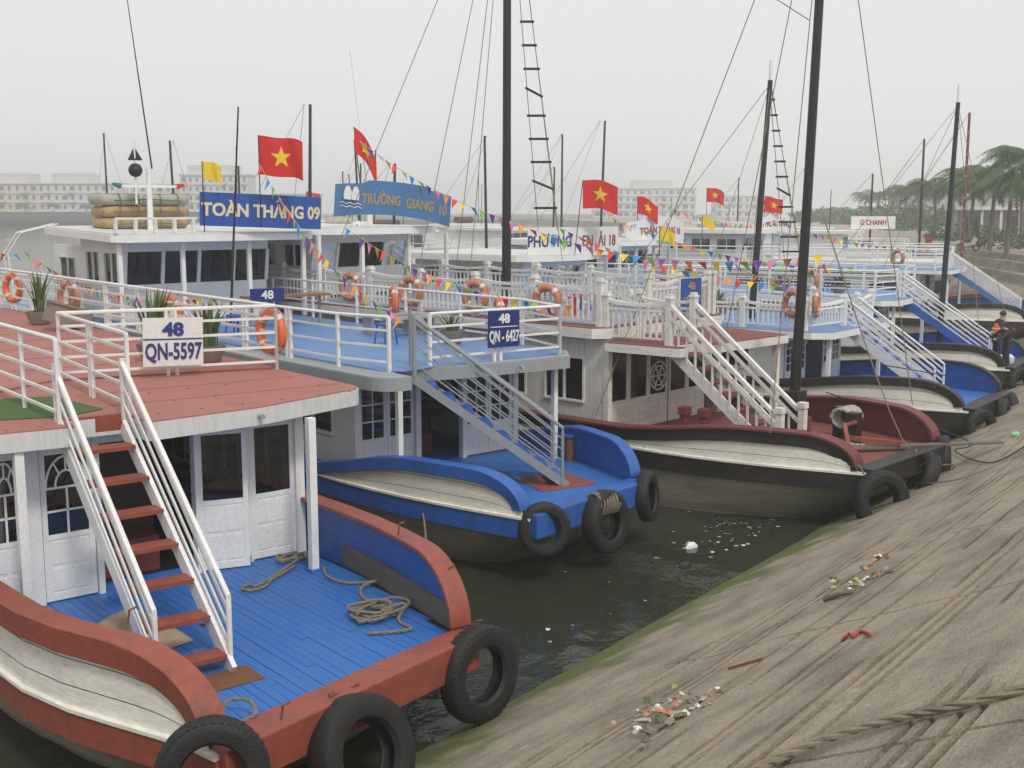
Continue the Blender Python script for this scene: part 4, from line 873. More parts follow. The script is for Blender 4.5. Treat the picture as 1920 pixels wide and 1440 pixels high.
board(M3(1.15, 6.05, 4.15), .72, .78, b3.D(-.1,-1), 'black-edged blue board with gold 48 and number on the white balustrade', [('48', .26, 0, .2, 'letter_gold', .006, 1), ('QN-1689', .24, 0, -.14, 'letter_gold', .006, .62)], 'sign_blue', 'letter_gold')
for (x, y, fd, lb) in [(-2.32,7.6,1,'faded lifebuoy with rope on the wavy balustrade above the white windows'),(-2.3,14.6,1,'faded lifebuoy on the wavy balustrade behind the bright orange one'),(-2.3,12.2,1,'peeling faded lifebuoy on the wavy balustrade mid-length'),(-2.3,9.9,1,'faded lifebuoy beside the blue tub on the wavy balustrade')]: lifebuoy(M3(x,y,4.12), b3.D(1,.12), lb, True, .31, .085)
tyre(M3(-1.7,-.3,.72), b3.D(-.6,-1,.1), 'large treaded tyre tied at the left corner of the black bow', .56, .28, rope=M3(-1.9,.1,1.4))
tyre(M3(.15,-.3,.85), b3.D(.75,-1,-.5), 'treaded tyre slung from the middle of the black bow beam', .52, .26, rope=M3(.4,0,1.35))
tyre(M3(1.85,.0,.88), b3.D(.4,-1,.1), 'black tyre tied at the right corner of the black bow', .52, .26, tread=False, rope=M3(1.9,.2,1.35))
pts = []
for i in range(64): th = i/8*2*math.pi; pts.append(M3(.72+.6*i/64, 1.75+.22*math.cos(th)+.1, 1.72+.2*math.sin(th)))
pts += [M3(.6,1.6,1.4), M3(.5,1.5,1.25), M3(.6,1.2,1.23)]
rope_thing('mooring_rope', pts, .036, 'rope_white', 'fat white rope wound in a coil between two black bitts', sub=3)
t = empty('anchor', M3(.35,.95,1.24), R(35), 'rusty red anchor lying on the dark red foredeck', 'anchor'); q = MB(); q.bar((0,-.6,.12),(0,.5,.22),.09,.09); q.build('shank', 'red', t); q = MB(); q.bar((-.32,.5,.1),(.32,.5,.42),.08,.12); q.bar((-.32,.5,.1),(-.4,.3,.05),.14,.04); q.bar((.32,.5,.42),(.36,.25,.5),.14,.04); q.build('fluke', 'red', t)
q = MB(); q.bar(M3(-.15,1.25,1.28), M3(2.6,-.9,1.3), .2, .05); g_ = q.build('gangplank', 'old_wood'); tag(g_, 'narrow grey gangplank laid across the dark red foredeck', 'plank')
# rope ladder hung from the second mast
def rope_ladder(top, end, n, label, tilt=()):
    top, end = Vector(top), Vector(end); t = empty('rope_ladder', top, 0, label, 'ladder'); E0 = end-top
    for sg in (-.16, .16): q = MB(); q.tube([Vector((sg*.3,0,0)), E0+Vector((sg*.68*1.6,-sg*.73*1.6,0))], .012, 5); q.build('side_rope', 'rope', t)
    for i in range(1, n):
        f = i/n; c_ = E0*f; h_ = (.05+.21*f); d_ = Vector((.68,-.73,0)); q = MB(); dz = .12 if i in tilt else 0; q.bar(c_-d_*h_*1.25+Vector((0,0,dz)), c_+d_*h_*1.25-Vector((0,0,dz)), .05, .06); q.build('rung', 'mast_black', t)
rope_ladder(M3(.86,11.8,15.8), M3(1.35,10.8,5.6), 17, 'rope ladder with dark wooden rungs hung from the tall mast', (11, 15))

# ======================= further boats =======================
def far_boat(O, phi, label, gun, zr, zd, roofm, sx0, stairm, style, whY, wh=True, mast=None, wm=2.5, low='black_paint', inner='blue', deckm='deck_blue', strm='white', foot=(.1,1.2), hb=.8, aftb=.5, whh=1.6, L=23):
    b = Boat('tour_boat', O, phi, label, zd=zd, zr=zr, wb=1.8, wm=wm, yb=4.5, L=L)
    b.hull(gun, 'hull_white', low, inner, hb=hb, aft=aftb, cap=.26, beam=gun, deckm=deckm, rnd=1.3, band=.22); P = b.root
    b.roof([(-2.6,L-1),(-2.6,4.0),(-2.2,3.5),(sx0-.5,3.45),(sx0-.5,3.95),(sx0+.5,3.95),(sx0+.5,3.4),(2.2,3.5),(2.6,4.0),(2.6,L-1)], roofm, 'white', th=.2)
    b.cabin(5.0, 2.1, wins=[(6+i*2.2,7.4+i*2.2) for i in range(6)], back=L-4)
    for x0, x1 in ((-2.0,-1.3),(-1.29,-.6),(.7,1.35),(1.36,2.0)): b.panel_door(x0,x1,5.0,zd+.02,zr-.3,cols=2,rows=4,glass=.6,low=(1,2))
    m = MB(); m.box(-2.1,2.1,4.96,5.04,zr-.3,zr-.18); m.build('lintel', 'white', P)
    for x in (-1.95,1.95): m = MB(); m.box(x-.05,x+.05,3.7,3.8,zd,zr-.18); m.build('column', 'white', P)
    b.stair((sx0,3.95,zr-.04),(foot[0],foot[1],zd), .85, 8, strm, stairm, 'white_pipe', h=.95, bars=4, sh=.24)
    b.rail([(sx0-.5,4.0),(-2.35,4.3),(-2.4,L-2)], h=.75 if style == 'baluster' else .95, bars=1 if style == 'baluster' else 4, sp=1.8, style=style, post=.07, m='white'); b.rail([(sx0+.5,4.0),(2.35,4.2),(2.4,L-2)], h=.75 if style == 'baluster' else .95, bars=1 if style == 'baluster' else 4, sp=1.8, style=style, post=.07, m='white')
    if wh: b.wheelhouse(whY, whY+4.5, 1.7, zr, whh, (1.3,.7,.5), rnd=True)
    if mast:
        mx_, my, top, lean = mast; q = MB(); q.tube([(mx_,my,zd if my < 3.3 else zr),(mx_+lean,my,top-.6)], .11, 10, r1=.075); q.build('mast', 'mast_black', P, True); q = MB(); q.tube([(mx_+lean,my,top-.6),(mx_+lean*1.05,my,top)], .05, 8, r1=.06); q.build('mast_head', 'white', P)
        for ex, ey, ez in ((-2.4,my+4,zr),(-2.4,my-1 if my > 4 else .8,zr if my > 4 else zd+.7),(2.4,my+3,zr),(2.4,my-1 if my > 4 else .8,zr if my > 4 else zd+.7)): q = MB(); q.tube([(mx_+lean,my,top-.7),(ex,ey,ez)], .010, 4); q.build('stay', 'rope', P)
    return b
b4 = far_boat((31.6, 11.9), -6, 'white tour boat with blue roof, white stair and black and white bow', 'black_paint', 2.88, 1.0, 'roof_blue', .15, 'blue', 'baluster', 14.5, mast=(.2,7.1,10.6,.8), foot=(.2,1.3), inner='blue')
b5 = far_boat((40.3, 14.2), -10, 'white tour boat with dark blue stair stringers and low blue bow', 'black_paint', 3.15, 1.0, 'roof_blue', -.2, 'blue', 'bars', 15, mast=(.1,2.7,10.4,.95), strm='blue', foot=(.1,.9), inner='blue')
b6 = far_boat((57.8, 19.8), -14, 'white tour boat with steel blue stair at the far end of the row', 'black_paint', 3.3, 1.0, 'roof_blue', 0, 'blue', 'bars', 14, mast=None, strm='sign_blue_old', foot=(.2,.6), inner='sign_blue_old')
M4, M5, M6 = b4.W, b5.W, b6.W
rope_ladder(M4(1.0,7.1,9.9), M4(2.0,6.6,4.4), 12, 'smaller rope ladder beside the leaning mast of the blue-roofed boat', (7,))
for p, ax, lb in [(M4(-2.5,4.6,3.62),b4.D(1,-.5),'faded lifebuoy turned edge-on on the balustrade by the black bow mast'),(M4(-2.1,4.1,3.62),b4.D(.3,-1),'faded lifebuoy facing the shore next to the black bow mast'),(M5(-2.5,6.5,3.7),b5.D(1,-.4),'faded lifebuoy on the white bar railing of the boat with dark blue stair'),(M5(-2.5,11,3.7),b5.D(1,-.3),'faded lifebuoy further back on the bar railing with pennants'),(M6(-2.5,6.0,3.85),b6.D(1,-.5),'faded lifebuoy on the railing of the farthest boat in the row')]: lifebuoy(p, ax, lb, True, .31, .085)
for b_, nm in ((b4, 'boat with the white stair'), (b5, 'boat with the dark blue stair'), (b6, 'boat with the steel blue stair')):
    for x, y, lb in ((-1.7,-.3,'left'),(.3,-.35,'middle'),(1.75,-.15,'right')):
        tyre(b_.W(x,y,.62), b_.D(x*.35,-1,.1), 'black tyre at bow %s of the %s' % ({'left':'left corner','middle':'centre','right':'right corner'}[lb], nm), .46, .24, tread=False)
board(M4(0.1,13.4,5.1), 3.9, .95, b4.D(-.3,-1), 'white name board with PHƯƠNG in blue and EN ẢI 18 in red', [('PHƯƠNG', .5, -1.12, 0, 'letter_navy', .01, .8), ('EN', .5, .42, 0, 'letter_red', .01, .8), ('ẢI 18', .5, 1.35, 0, 'letter_red', .01, .8)], 'sign_white', 'letter_navy', curve=.2)
board(M5(0.4,13.6,5.35), 3.2, .75, b5.D(-.35,-1), 'white scroll-ended name board reading TOÀN THẮNG 10 in red', [('TOÀN THẮNG 10', .36, .1, -.02, 'letter_red', .01, .8)], 'sign_white', 'letter_red', curve=.3, arch=.12, shape=fan)
board(M6(0.3,12.6,5.4), 3.0, .75, b6.D(-.4,-1), 'white scroll-ended name board reading TOÀN THẮNG 12 in black', [('TOÀN THẮNG 12', .34, .1, -.02, 'letter_black', .01, .8)], 'sign_white', 'letter_black', curve=.3, arch=.12, shape=fan)
pot_plant(M4(-1.2,7.5,3.07), 'palm-like potted plant on the blue roof behind the brown balustrade', .9, 26, 8, 'x'); pot_plant(M5(-1.5,8,3.17), 'bushy potted plant on the deck with white bar railing', .7, 40, 9, 'x'); pot_plant(M5(-.2,6.2,3.17), 'bushy potted plant behind the head of the dark blue stair', .7, 40, 10, 'x')
# green tarp heap and stool under the white stair of boat 4
q = MB(); vs = []
for i in range(11):
    for j in range(7): u, v = i/10, j/6; vs.append((-.5+u*1.4, 1.9+v*.8, 1.0+.62*math.sin(math.pi*min(1,u*1.02))**.5*(.6+.4*math.sin(math.pi*v))+.04*math.sin(i*2.1+j)))
q.add(vs, [(i*7+j, i*7+j+1, (i+1)*7+j+1, (i+1)*7+j) for i in range(10) for j in range(6)]); g_ = q.build('tarpaulin', 'tarp_green', None, True); g_.location = M4(0,0,0); g_.rotation_euler = (0,0,-b4.phi); tag(g_, 'green tarpaulin draped over gear under the white stair', 'tarpaulin')
# distant boats behind: simpler, still hull, cabin, roof, mast
FB = [((68, 25.5), -22), ((78, 32.5), -28), ((89, 41.5), -32), ((52, 62), 30), ((60, 72), 30), ((70, 82), 30), ((40, 66), 30), ((48, 90), 35), ((78, 96), 30), ((102, 54), -35), ((90, 110), 30), ((34, 120), 30), ((118, 72), -38), ((20, 150), 60), ((34, 43), 4), ((42, 46), 0), ((50.5, 47), -4), ((60, 46), -8), ((46, 66), 0), ((68, 56), -12), ((74, 62), -14)]
FL = ['white moored boat with red mast just past the last stair', 'white moored boat with leaning dark mast near the terraces', 'white moored boat under the palm-lined terraces', 'cream-roofed boat moored out behind the blue name boards', 'boat with brown raft rolls moored in the outer row', 'outer boat with tall bare mast before the white hotels', 'outer boat beside the tall mast with rope ladder', 'far boat on open water near the hotel row', 'far boat with string of colour flags up its mast', 'small white boat close under the far terraces', 'outer boat far beyond the rope ladder mast', 'far small boat in front of the pale hotel', 'last boat along the curving terraces', 'white boat alone on the open grey water', 'boat with brown raft rolls moored stern-on behind the balustrade mast', 'boat moored behind the red-lettered board wheelhouse', 'boat moored behind the boat with dark blue stair', 'boat moored beyond the slanted black mast', 'boat in the outer row before the tall hotel', 'boat between the two far black masts', 'boat behind the far red flags']
for i, (o_, ph) in enumerate(FB):
    t = empty('moored_boat', (o_[0], o_[1], 0), -R(ph), FL[i], 'boat', 'boats moored in the background'); rd = random.Random(i); L_ = 16
    q = MB(); st = [0,1.5,4,9,15,L_]; vs = []
    for y in st:
        h = 2.3*(.55+.45*sm(y/4))*(1 if y < 14 else .9); z = 1.5-.5*sm(y/5); vs += [(-h,y,z),(h,y,z),(h*.75,y+.4,-.2),(-h*.75,y+.4,-.2)]
    q.add(vs, [(4*k+j,4*k+(j+1)%4,4*k+4+(j+1)%4,4*k+4+j) for k in range(5) for j in range(4)]+[(0,3,2,1),(20,21,22,23)]); q.build('hull', rd.choice(['white_old','black_paint','blue','maroon']), t)
    q = MB(); q.box(-2,2,3.5,14.5,1,3.0); q.build('cabin', 'white_old', t)
    for sx in (-1, 1):
        for k in range(5): q = MB(); q.box(sx*2.0-.03,sx*2.0+.03,4.2+k*2,5.5+k*2,1.8,2.6); q.build('window', 'window_far', t)
    for x in (-1.2,0,1.2): q = MB(); q.box(x-.4,x+.4,3.46,3.5,1.3,2.6); q.build('window', 'window_far', t)
    q = MB(); q.prism([(-2.4,2.6),(2.4,2.6),(2.5,15.2),(-2.5,15.2)], 3.0, 3.18); q.build('roof', 'white_old', t)
    q = MB(); q.box(-1.5,1.5,8.5,12.5,3.18,4.7); q.build('wheelhouse', 'white', t); q = MB(); q.prism([(-1.9,7.6),(1.9,7.6),(1.9,13),(-1.9,13)], 4.7, 4.88); q.build('wheelhouse_roof', 'white_old', t)
    for x in (-.9,0,.9): q = MB(); q.box(x-.38,x+.38,8.46,8.5,3.75,4.5); q.build('window', 'window_far', t)
    q = MB()
    for sx in (-1, 1):
        for z in (3.5,3.8,4.1): q.bar((sx*2.3,2.8,z),(sx*2.3,15,z),.05,.05)
        for k in range(7): q.box(sx*2.3-.03,sx*2.3+.03,2.8+k*2,2.86+k*2,3.18,4.1)
    for z in (3.5,3.8,4.1): q.bar((-2.3,2.8,z),(2.3,2.8,z),.05,.05)
    q.build('railing', 'white', t)
    tp = rd.uniform(8.5, 12.5); rm = 'maroon' if i == 0 else 'mast_black'; q = MB(); q.tube([(0,2.0,1.2),(rd.uniform(-.5,.6),2.0,tp)], .10, 8, r1=.07); q.build('mast', rm, t)
    if i == 0:
        for k in range(14): z = 2.5+k*(tp-3)/14; q = MB(); q.bar((-.5+.02*k,2,z),(.5-.02*k+.2,2,z),.04,.06); q.build('rung', 'white', t)
    if i in (3, 4, 14, 16, 20):
        q = MB(); q.T = Matrix.Translation((0,10.6,4.9)); q.tube([(-1.2,0,.3),(-1.1,0,.3),(1.1,0,.3),(1.2,0,.3)], .28, 10); q.build('raft_roll', rd.choice(['interior','raft_tan','raft_grey']), t, True)
    q = MB(); q.tube([(.6,9.5,4.88),(.7,9.5,rd.uniform(6.5,9.5))], .025, 5); q.build('aerial', 'mast_black', t)
    for ex, ey in ((-2,7),(2,7)): q = MB(); q.tube([(0,2,tp),(ex,ey,3.2)], .012, 4); q.build('stay', 'rope', t)
board((65.3, 31.9, 5.35), 2.6, .75, (-.73,-.68,0), 'white name board ending in G CHANH in red on a far boat', [('G CHANH', .42, 0, 0, 'letter_red', .01, .8)], 'sign_white', 'letter_red')
def stool(loc, label, m):
    t = empty('stool', loc, 0, label, 'stool', 'plastic stools on the upper decks'); q = MB(); q.box(-.16,.16,-.16,.16,.40,.44); q.build('seat', m, t)
    for sx in (-1,1):
        for sy in (-1,1): q = MB(); q.bar((sx*.17,sy*.17,0),(sx*.13,sy*.13,.40),.04,.04); q.build('leg', m, t)
for p, lb, mm in [(M2(.2,6.4,3.33),'blue plastic stool on the pale blue deck near the grey benches','plastic_blue'),(M2(-1.2,10.4,3.33),'blue plastic stool left of the brown wooden table','plastic_blue'),(M3(-.6,8.2,3.65),'red plastic stool behind the wavy balustrade corner','flag_red'),(M3(.6,9.0,3.65),'blue plastic stool behind the gold-lettered number board','plastic_blue'),(M4(.8,6.2,2.9),'blue plastic stool on the blue roof by the slanted mast','plastic_blue'),(M5(.6,6.8,3.17),'blue plastic stool on the deck above the dark blue stair','plastic_blue')]: stool(p, lb, mm)
# ---------------- flags and bunting ----------------
rt = Vector((math.cos(R(TH)), -math.sin(R(TH)), 0))
flag(M2(.75,12.6,5.7), 1.3, 1.05, rt, 'large red flag with yellow star above the TOÀN THẮNG 09 board', 2.3, seed=.5, droop=.2)
flag(M2(-.45,13.3,5.6), .55, .48, rt, 'plain yellow flag beside the big red flag above the blue board', 1.75, 'flag_yellow', False, seed=1.5, droop=.3)
flag(M3(.85,17.9,6.9), .9, .8, rt+Vector((0,0,-.6)), 'drooping red flag on the leaning white mast above TRƯỜNG GIANG', 1.7, seed=2.2, tilt=(-.12,0), droop=.7)
flag(M4(-.4,13.2,4.7), 1.35, 1.0, rt, 'red star flag above the white and blue-lettered name board', 2.4, seed=3, tilt=(.1,-.05), droop=.1)
flag(M4(2.2,11.5,4.6), .6, .5, rt, 'yellow flag under the red star flag near the raft rolls', 1.0, 'flag_yellow', False, seed=1.1, droop=.6)
flag(M5(-.5,14.2,5.3), .95, .75, rt, 'red star flag left above the red-lettered TOÀN THẮNG 10 board', 1.35, seed=4, droop=.45)
flag(M5(3.0,13.0,4.8), .6, .5, rt, 'yellow flag right of the TOÀN THẮNG 10 board', 1.1, 'flag_yellow', False, seed=4.4, droop=.4)
flag(M6(-.5,13.2,5.3), 1.1, .8, rt, 'red star flag above the black-lettered name board', 1.5, seed=5, droop=.2)
flag((44, 58, 5), 1.0, .75, rt, 'small red flag over the outer boats before the hotels', 2.2, seed=6, droop=.3)
flag((74, 45, 4.8), 1.3, .9, rt, 'red flag on a far boat between the two tall black masts', 2.0, seed=7, droop=.25)
flag((60, 40, 4.8), 1.2, .9, rt, 'red flag far off beside the rope ladder of the slanted mast', 2.6, seed=8, droop=.25)
V = Vector
bunting(M2(.75,12.6,7.3), M2(-1.7,3.1,4.2), .5, 'bunting from the big flag down to the head of the grey stair', seed=0)
bunting(M2(3.0,12.2,5.7), M2(2.3,2.8,4.25), .45, 'bunting from the end of the blue name board to the navy number board corner', seed=2)
bunting(M3(.75,17.8,8.2), M3(.8,11.8,5.9), .25, 'bunting from the leaning flag mast past the TRƯỜNG GIANG board', seed=3)
bunting(M3(.8,11.8,5.9), M3(1.2,2.6,5.2), .55, 'bunting between the two black masts over the white balustrade', seed=5)
bunting(M2(-2.2,21.5,5.0), M1(3.0,9.5,4.6), .5, 'bunting from the ladder stern to the terracotta deck railing', seed=1)
bunting(M1(3.0,24,5.5), M2(-2.4,21.3,4.9), .25, 'bunting over the open water at the ladder stern', seed=4)
bunting(M3(1.2,2.6,5.0), M4(2.4,9,4.6), .5, 'bunting from the bow mast to the blue-roofed boat', seed=6)
bunting(M4(1,13.2,6.6), M5(-1,14,5.6), .4, 'bunting between the two white name boards', seed=2)
bunting(M4(-1.4,13.2,5.6), M4(-2.3,4.4,4.1), .4, 'bunting from the white name board down to the paired lifebuoys', seed=3)
bunting(M5(1,14,6.4), M6(-1,12,5.6), .5, 'bunting from the TOÀN THẮNG 10 board to the farthest board', seed=0)
bunting(M5(-1.4,13.6,5.4), M5(-2.3,5,4.2), .4, 'bunting along the deck of the boat with dark blue stair', seed=1)
bunting(M6(-1.0,12.6,5.6), M6(-2.3,4.5,4.3), .4, 'bunting along the deck of the boat with steel blue stair', seed=5)

# ---------------- far shore, promenade, trees ----------------
def building(loc, rz, w_, d_, floors, m, label, bays, fh=3.2, top=None):
    t = empty('building', loc, rz, label, 'building', None); H_ = floors*fh
    q = MB(); q.box(-w_/2, w_/2, 0, d_, 0, H_); q.build('wall', m, t); q = MB(); q.box(-w_/2-.4, w_/2+.4, -.5, d_+.4, H_, H_+.5); q.build('roof', 'facade_white', t)
    if top: q = MB(); q.box(-w_/2+w_*top[0], -w_/2+w_*top[1], 1, d_-1, H_+.5, H_+.5+fh); q.build('penthouse', 'facade_white', t); 
    for f in range(floors):
        for i in range(bays):
            x = -w_/2+w_*(i+.5)/bays; ww = w_/bays*(.34 if (i*3+f) % 4 else .62); q = MB(); q.box(x-ww/2, x+ww/2, -.06, .06, f*fh+1.0, f*fh+2.5); q.build('window', 'window_far', t)
        q = MB(); q.box(-w_/2, w_/2, -.35, .0, f*fh-.12, f*fh+.12); q.build('floor_band', 'facade_white', t)
        for i in range(0, bays, 3):
            x = -w_/2+w_*(i+.5)/bays; q = MB(); q.box(x-w_/bays*.45, x+w_/bays*.45, -1.2, -.36, f*fh, f*fh+.9); q.build('balcony', m, t)
    return t
def dirpt(u, d):          # point at ground distance d in the viewing column u of the photograph
    r = (u-960)/2200*d*1.011; return (d*.7314+r*.682, d*.682-r*.7314)
fz = -R(TH)
for u, d, w_, fl, mm, lb, by, tp in [(40,430,26,4,'facade_cream','long cream hotel block with shallow balconies behind palms',9,(.1,.75)),(170,430,26,4,'facade_white','pale stepped hotel block right of the cream one',9,(.1,.6)),(300,450,16,4,'facade_cream','cream hotel wing half hidden by the life raft stack',5,None),(415,440,25,5,'facade_white','large white hotel with blue-grey windows behind the yellow flag',10,(.1,.8)),(560,470,18,3,'facade_white','pale low hotel between the two blue name boards',6,None),(1150,540,20,2,'facade_white','greyish apartment block left of the tall hotel',6,None),(1225,540,36,4,'facade_white','tall white hotel above the red-lettered name board',11,(.2,.7)),(1385,560,26,3,'facade_white','hazy pale block behind the slanted mast',8,None)]:
    p = dirpt(u, d); building((p[0], p[1], 1.6), fz, w_, 14, fl, mm, lb, by, 3.3, tp)
q = MB(); a = dirpt(-500, 415); b_ = dirpt(1700, 480); c_ = dirpt(1700, 900); d_ = dirpt(-900, 900); q.prism([a, b_, c_, d_], -1, 1.6); mat('quay', (.13,.12,.11), .9); o = q.build('far_shore', 'quay'); o['kind'] = 'structure'
q = MB(); q.box(-60,60,0,6,0,3.2); mat('shed', (.07,.075,.08), .8); o = q.build('quay_shed', 'shed'); p = dirpt(100, 422); o.location = (p[0],p[1],1.6); o.rotation_euler = (0,0,fz); tag(o, 'long low dark shed along the far quay under the hotels', 'shed')
def palm(loc, h, label, seed, fr=15, fl=2.4, group='coconut palms', far=False):
    rd = random.Random(seed); t = empty('palm_tree', loc, rd.uniform(0,6), label, 'tree', group)
    bx_, by_ = rd.uniform(-.3,.3), rd.uniform(-.3,.3); q = MB(); q.tube([(bx_*u*u, by_*u*u, h*u) for u in (0,.1,.3,.55,.8,1)], .2, 10, r1=.12); q.build('trunk', 'trunk', t, True)
    q = MB(); T_ = Vector((bx_,by_,h))
    for i in range(fr):
        th = i*2.4+rd.uniform(-.3,.3); up = rd.uniform(-.15, 1.0); le = fl*rd.uniform(.8,1.1); d = Vector((math.cos(th), math.sin(th), 0)); sd_ = Vector((-d.y, d.x, 0)); n = 11 if far else 20; pr = None
        for k in range(n+1):
            u = k/n; p = T_+d*le*(u*.95)+Vector((0,0,le*(up*u-(.55+.45*up)*u*u)))
            if pr is not None:
                q.add([pr-sd_*.02, pr+sd_*.02, p+sd_*.015, p-sd_*.015], [(0,1,2,3)])
                ll = le*.30*math.sin(math.pi*min(1,.12+u*.86))+.05
                for sg in (-1, 1): 
                    for e in ((0,) if far else (0, .5)):
                        pp = pr.lerp(p, e); tip = pp+sd_*sg*ll*.75+d*ll*.45+Vector((0,0,-ll*rd.uniform(.35,.75))); wv = (p-pr)*(.45 if not far else .7); q.add([pp, pp+wv, tip], [(0,1,2)])
            pr = p
    q.build('crown', 'leaf_far', t); return t
PL = ['tallest coconut palm, leaning over the hedge at the pavilion end', 'palm with yellowed lower fronds beside the pale planter box', 'palm in front of the low white pavilion', 'palm between the motorbike and the pavilion', 'palm just left of the motorbike', 'palm in front of the grey hall corner', 'palm right of the red basket', 'slim palm left of the red basket', 'hazy palm where the terraces begin to bend', 'tall palm behind the hedge by the pavilion', 'tall palm in front of the grey hall wall', 'small hazy palm far along the bend', 'farthest hazy palm at the bend of the shore', 'tall palm before the middle of the grey hall']
for i, (u, d, h, s_) in enumerate([(1918,76,5.6,1),(1872,84,4.7,2),(1840,90,4.5,3),(1803,104,5.2,4),(1768,116,4.8,5),(1738,132,5,6),(1708,150,5.2,7),(1682,170,5.2,8),(1657,195,5.2,9),(1897,100,6.8,10),(1823,126,6.4,11),(1632,220,5,12),(1607,250,5,13),(1782,142,6.6,14)]):
    p = dirpt(u, d); palm((p[0], p[1], PROM_Z-.1), h*1.12, PL[i], 30+s_, 22, 3.5+.003*d, 'coconut palms along the promenade', d > 140)
QL = ['palm before the left end of the cream hotel block', 'palm before the middle of the cream hotel block', 'palm where the cream and pale hotel blocks meet', 'palm before the pale stepped hotel block', 'palm before the half hidden cream hotel wing']
for i, u in enumerate((15,65,120,180,240)): p = dirpt(u, 416); palm((p[0], p[1], 1.5), 5.5, QL[i], 60+i, 15, 4.2, 'palms on the far quay', True)
def bush_mass(loc, sx, sy, sz, n, seed, name, label):
    rd = random.Random(seed); q = MB()
    for i in range(n):
        th, ph, r = rd.uniform(0,6.28), math.acos(rd.uniform(0,1)), rd.uniform(.55,1)**.5; c_ = Vector((sx*r*math.sin(ph)*math.cos(th), sy*r*math.sin(ph)*math.sin(th), sz*r*math.cos(ph)*(.8+.4*math.sin(th*3+seed)))); s_ = rd.uniform(.10,.22)*max(1, sx/4)
        a = V((rd.gauss(0,1),rd.gauss(0,1),rd.gauss(0,1))).normalized(); b = a.orthogonal().normalized(); e = a.cross(b); q.add([c_-b*s_, c_+e*s_*.5, c_+b*s_, c_-e*s_*.5], [(0,1,2,3)])
    t = empty(name, loc, 0, label, 'hedge' if name == 'hedge' else 'tree'); q.build('crown', 'leaf_far', t)
    q = MB(); q.tube([(0,0,-.2),(0,0,sz*.6)], .12, 6); q.build('trunk', 'trunk', t); return t
for i, (u, d, sx, sz, lb) in enumerate([(1890,96,4.6,1.6,'clipped hedge behind the palms by the pavilion'),(1800,118,4.5,1.6,'clipped hedge between two palms near the motorbike'),(1740,170,8,3.4,'dense dark tree mass behind the promenade palms'),(1690,200,10,3.6,'rounded hazy tree clump left of the grey hall'),(1640,235,12,3.2,'hazy tree clump at the far bend of the terraces'),(1590,270,14,3.0,'farthest grey-green trees at the bend of the shore'),(1560,300,16,3.0,'pale distant trees beside the mast with flags')]):
    p = dirpt(u, d); bush_mass((p[0],p[1],PROM_Z), sx, sx, sz, 900 if i < 2 else 1500, i, 'hedge' if i < 2 else 'tree', lb)
p = dirpt(1790, 255); t = empty('building', (p[0],p[1],PROM_Z), fz-R(8), 'big windowless grey hall rising behind the promenade palms', 'building'); q = MB(); q.box(-8,16,0,20,0,8.4); q.build('wall', 'facade_grey', t); q = MB(); q.box(-8.3,16.3,-.3,20.3,8.4,8.8); q.build('roof', 'facade_grey', t); q = MB(); q.box(-13,-8.05,2,18,0,6.6); q.build('wing', 'facade_grey', t)
p = dirpt(1880, 118); t = empty('pavilion', (p[0],p[1],PROM_Z), fz-R(10), 'low white pavilion with columns behind the hedge and palms', 'building'); q = MB(); q.box(-5.5,7,-.6,6,3.0,3.4); q.build('roof', 'facade_white', t); q = MB(); q.box(-5,6.5,1.5,5.5,0,3.0); q.build('wall', 'facade_grey', t)
for x in (-4.8,-3,-1.2,.6,2.4,4.2,6): q = MB(); q.box(x-.12,x+.12,-.4,-.16,0,3.0); q.build('column', 'facade_white', t)
for x in (-3.4,.9,3.6): q = MB(); q.box(x-.7,x+.7,1.42,1.5,.2,2.3); q.build('window', 'window_far', t)
# motorbike and red basket on the promenade
p = dirpt(1802, 88); t = empty('motorbike', (p[0],p[1],PROM_Z), fz+R(10), 'white and black motorbike parked on the promenade', 'motorbike')
for x in (-.6,.6): q = MB(); torus(q, (x,0,.3), .25, .05, (0,1,0), 18, 6); q.build('wheel', 'rubber', t)
q = MB(); q.bar((-.55,0,.45),(.35,0,.6),.22,.22); q.bar((.3,0,.55),(.55,0,1.0),.12,.3); q.build('body', 'bag', t); q = MB(); q.bar((-.6,0,.75),(.1,0,.78),.24,.1); q.build('seat', 'rubber', t); q = MB(); q.bar((.5,-.3,1.08),(.5,.3,1.08),.03,.03); q.bar((.6,0,.3),(.48,0,1.08),.05,.05); q.build('handlebar', 'grey_steel', t)
p = dirpt(1727, 108); q = MB(); q.tube([(0,0,0),(0,0,.55)], .28, 12, r1=.36); g_ = q.build('basket', 'flag_red'); g_.location = (p[0],p[1],PROM_Z); tag(g_, 'red plastic basket standing on the far promenade edge', 'basket')
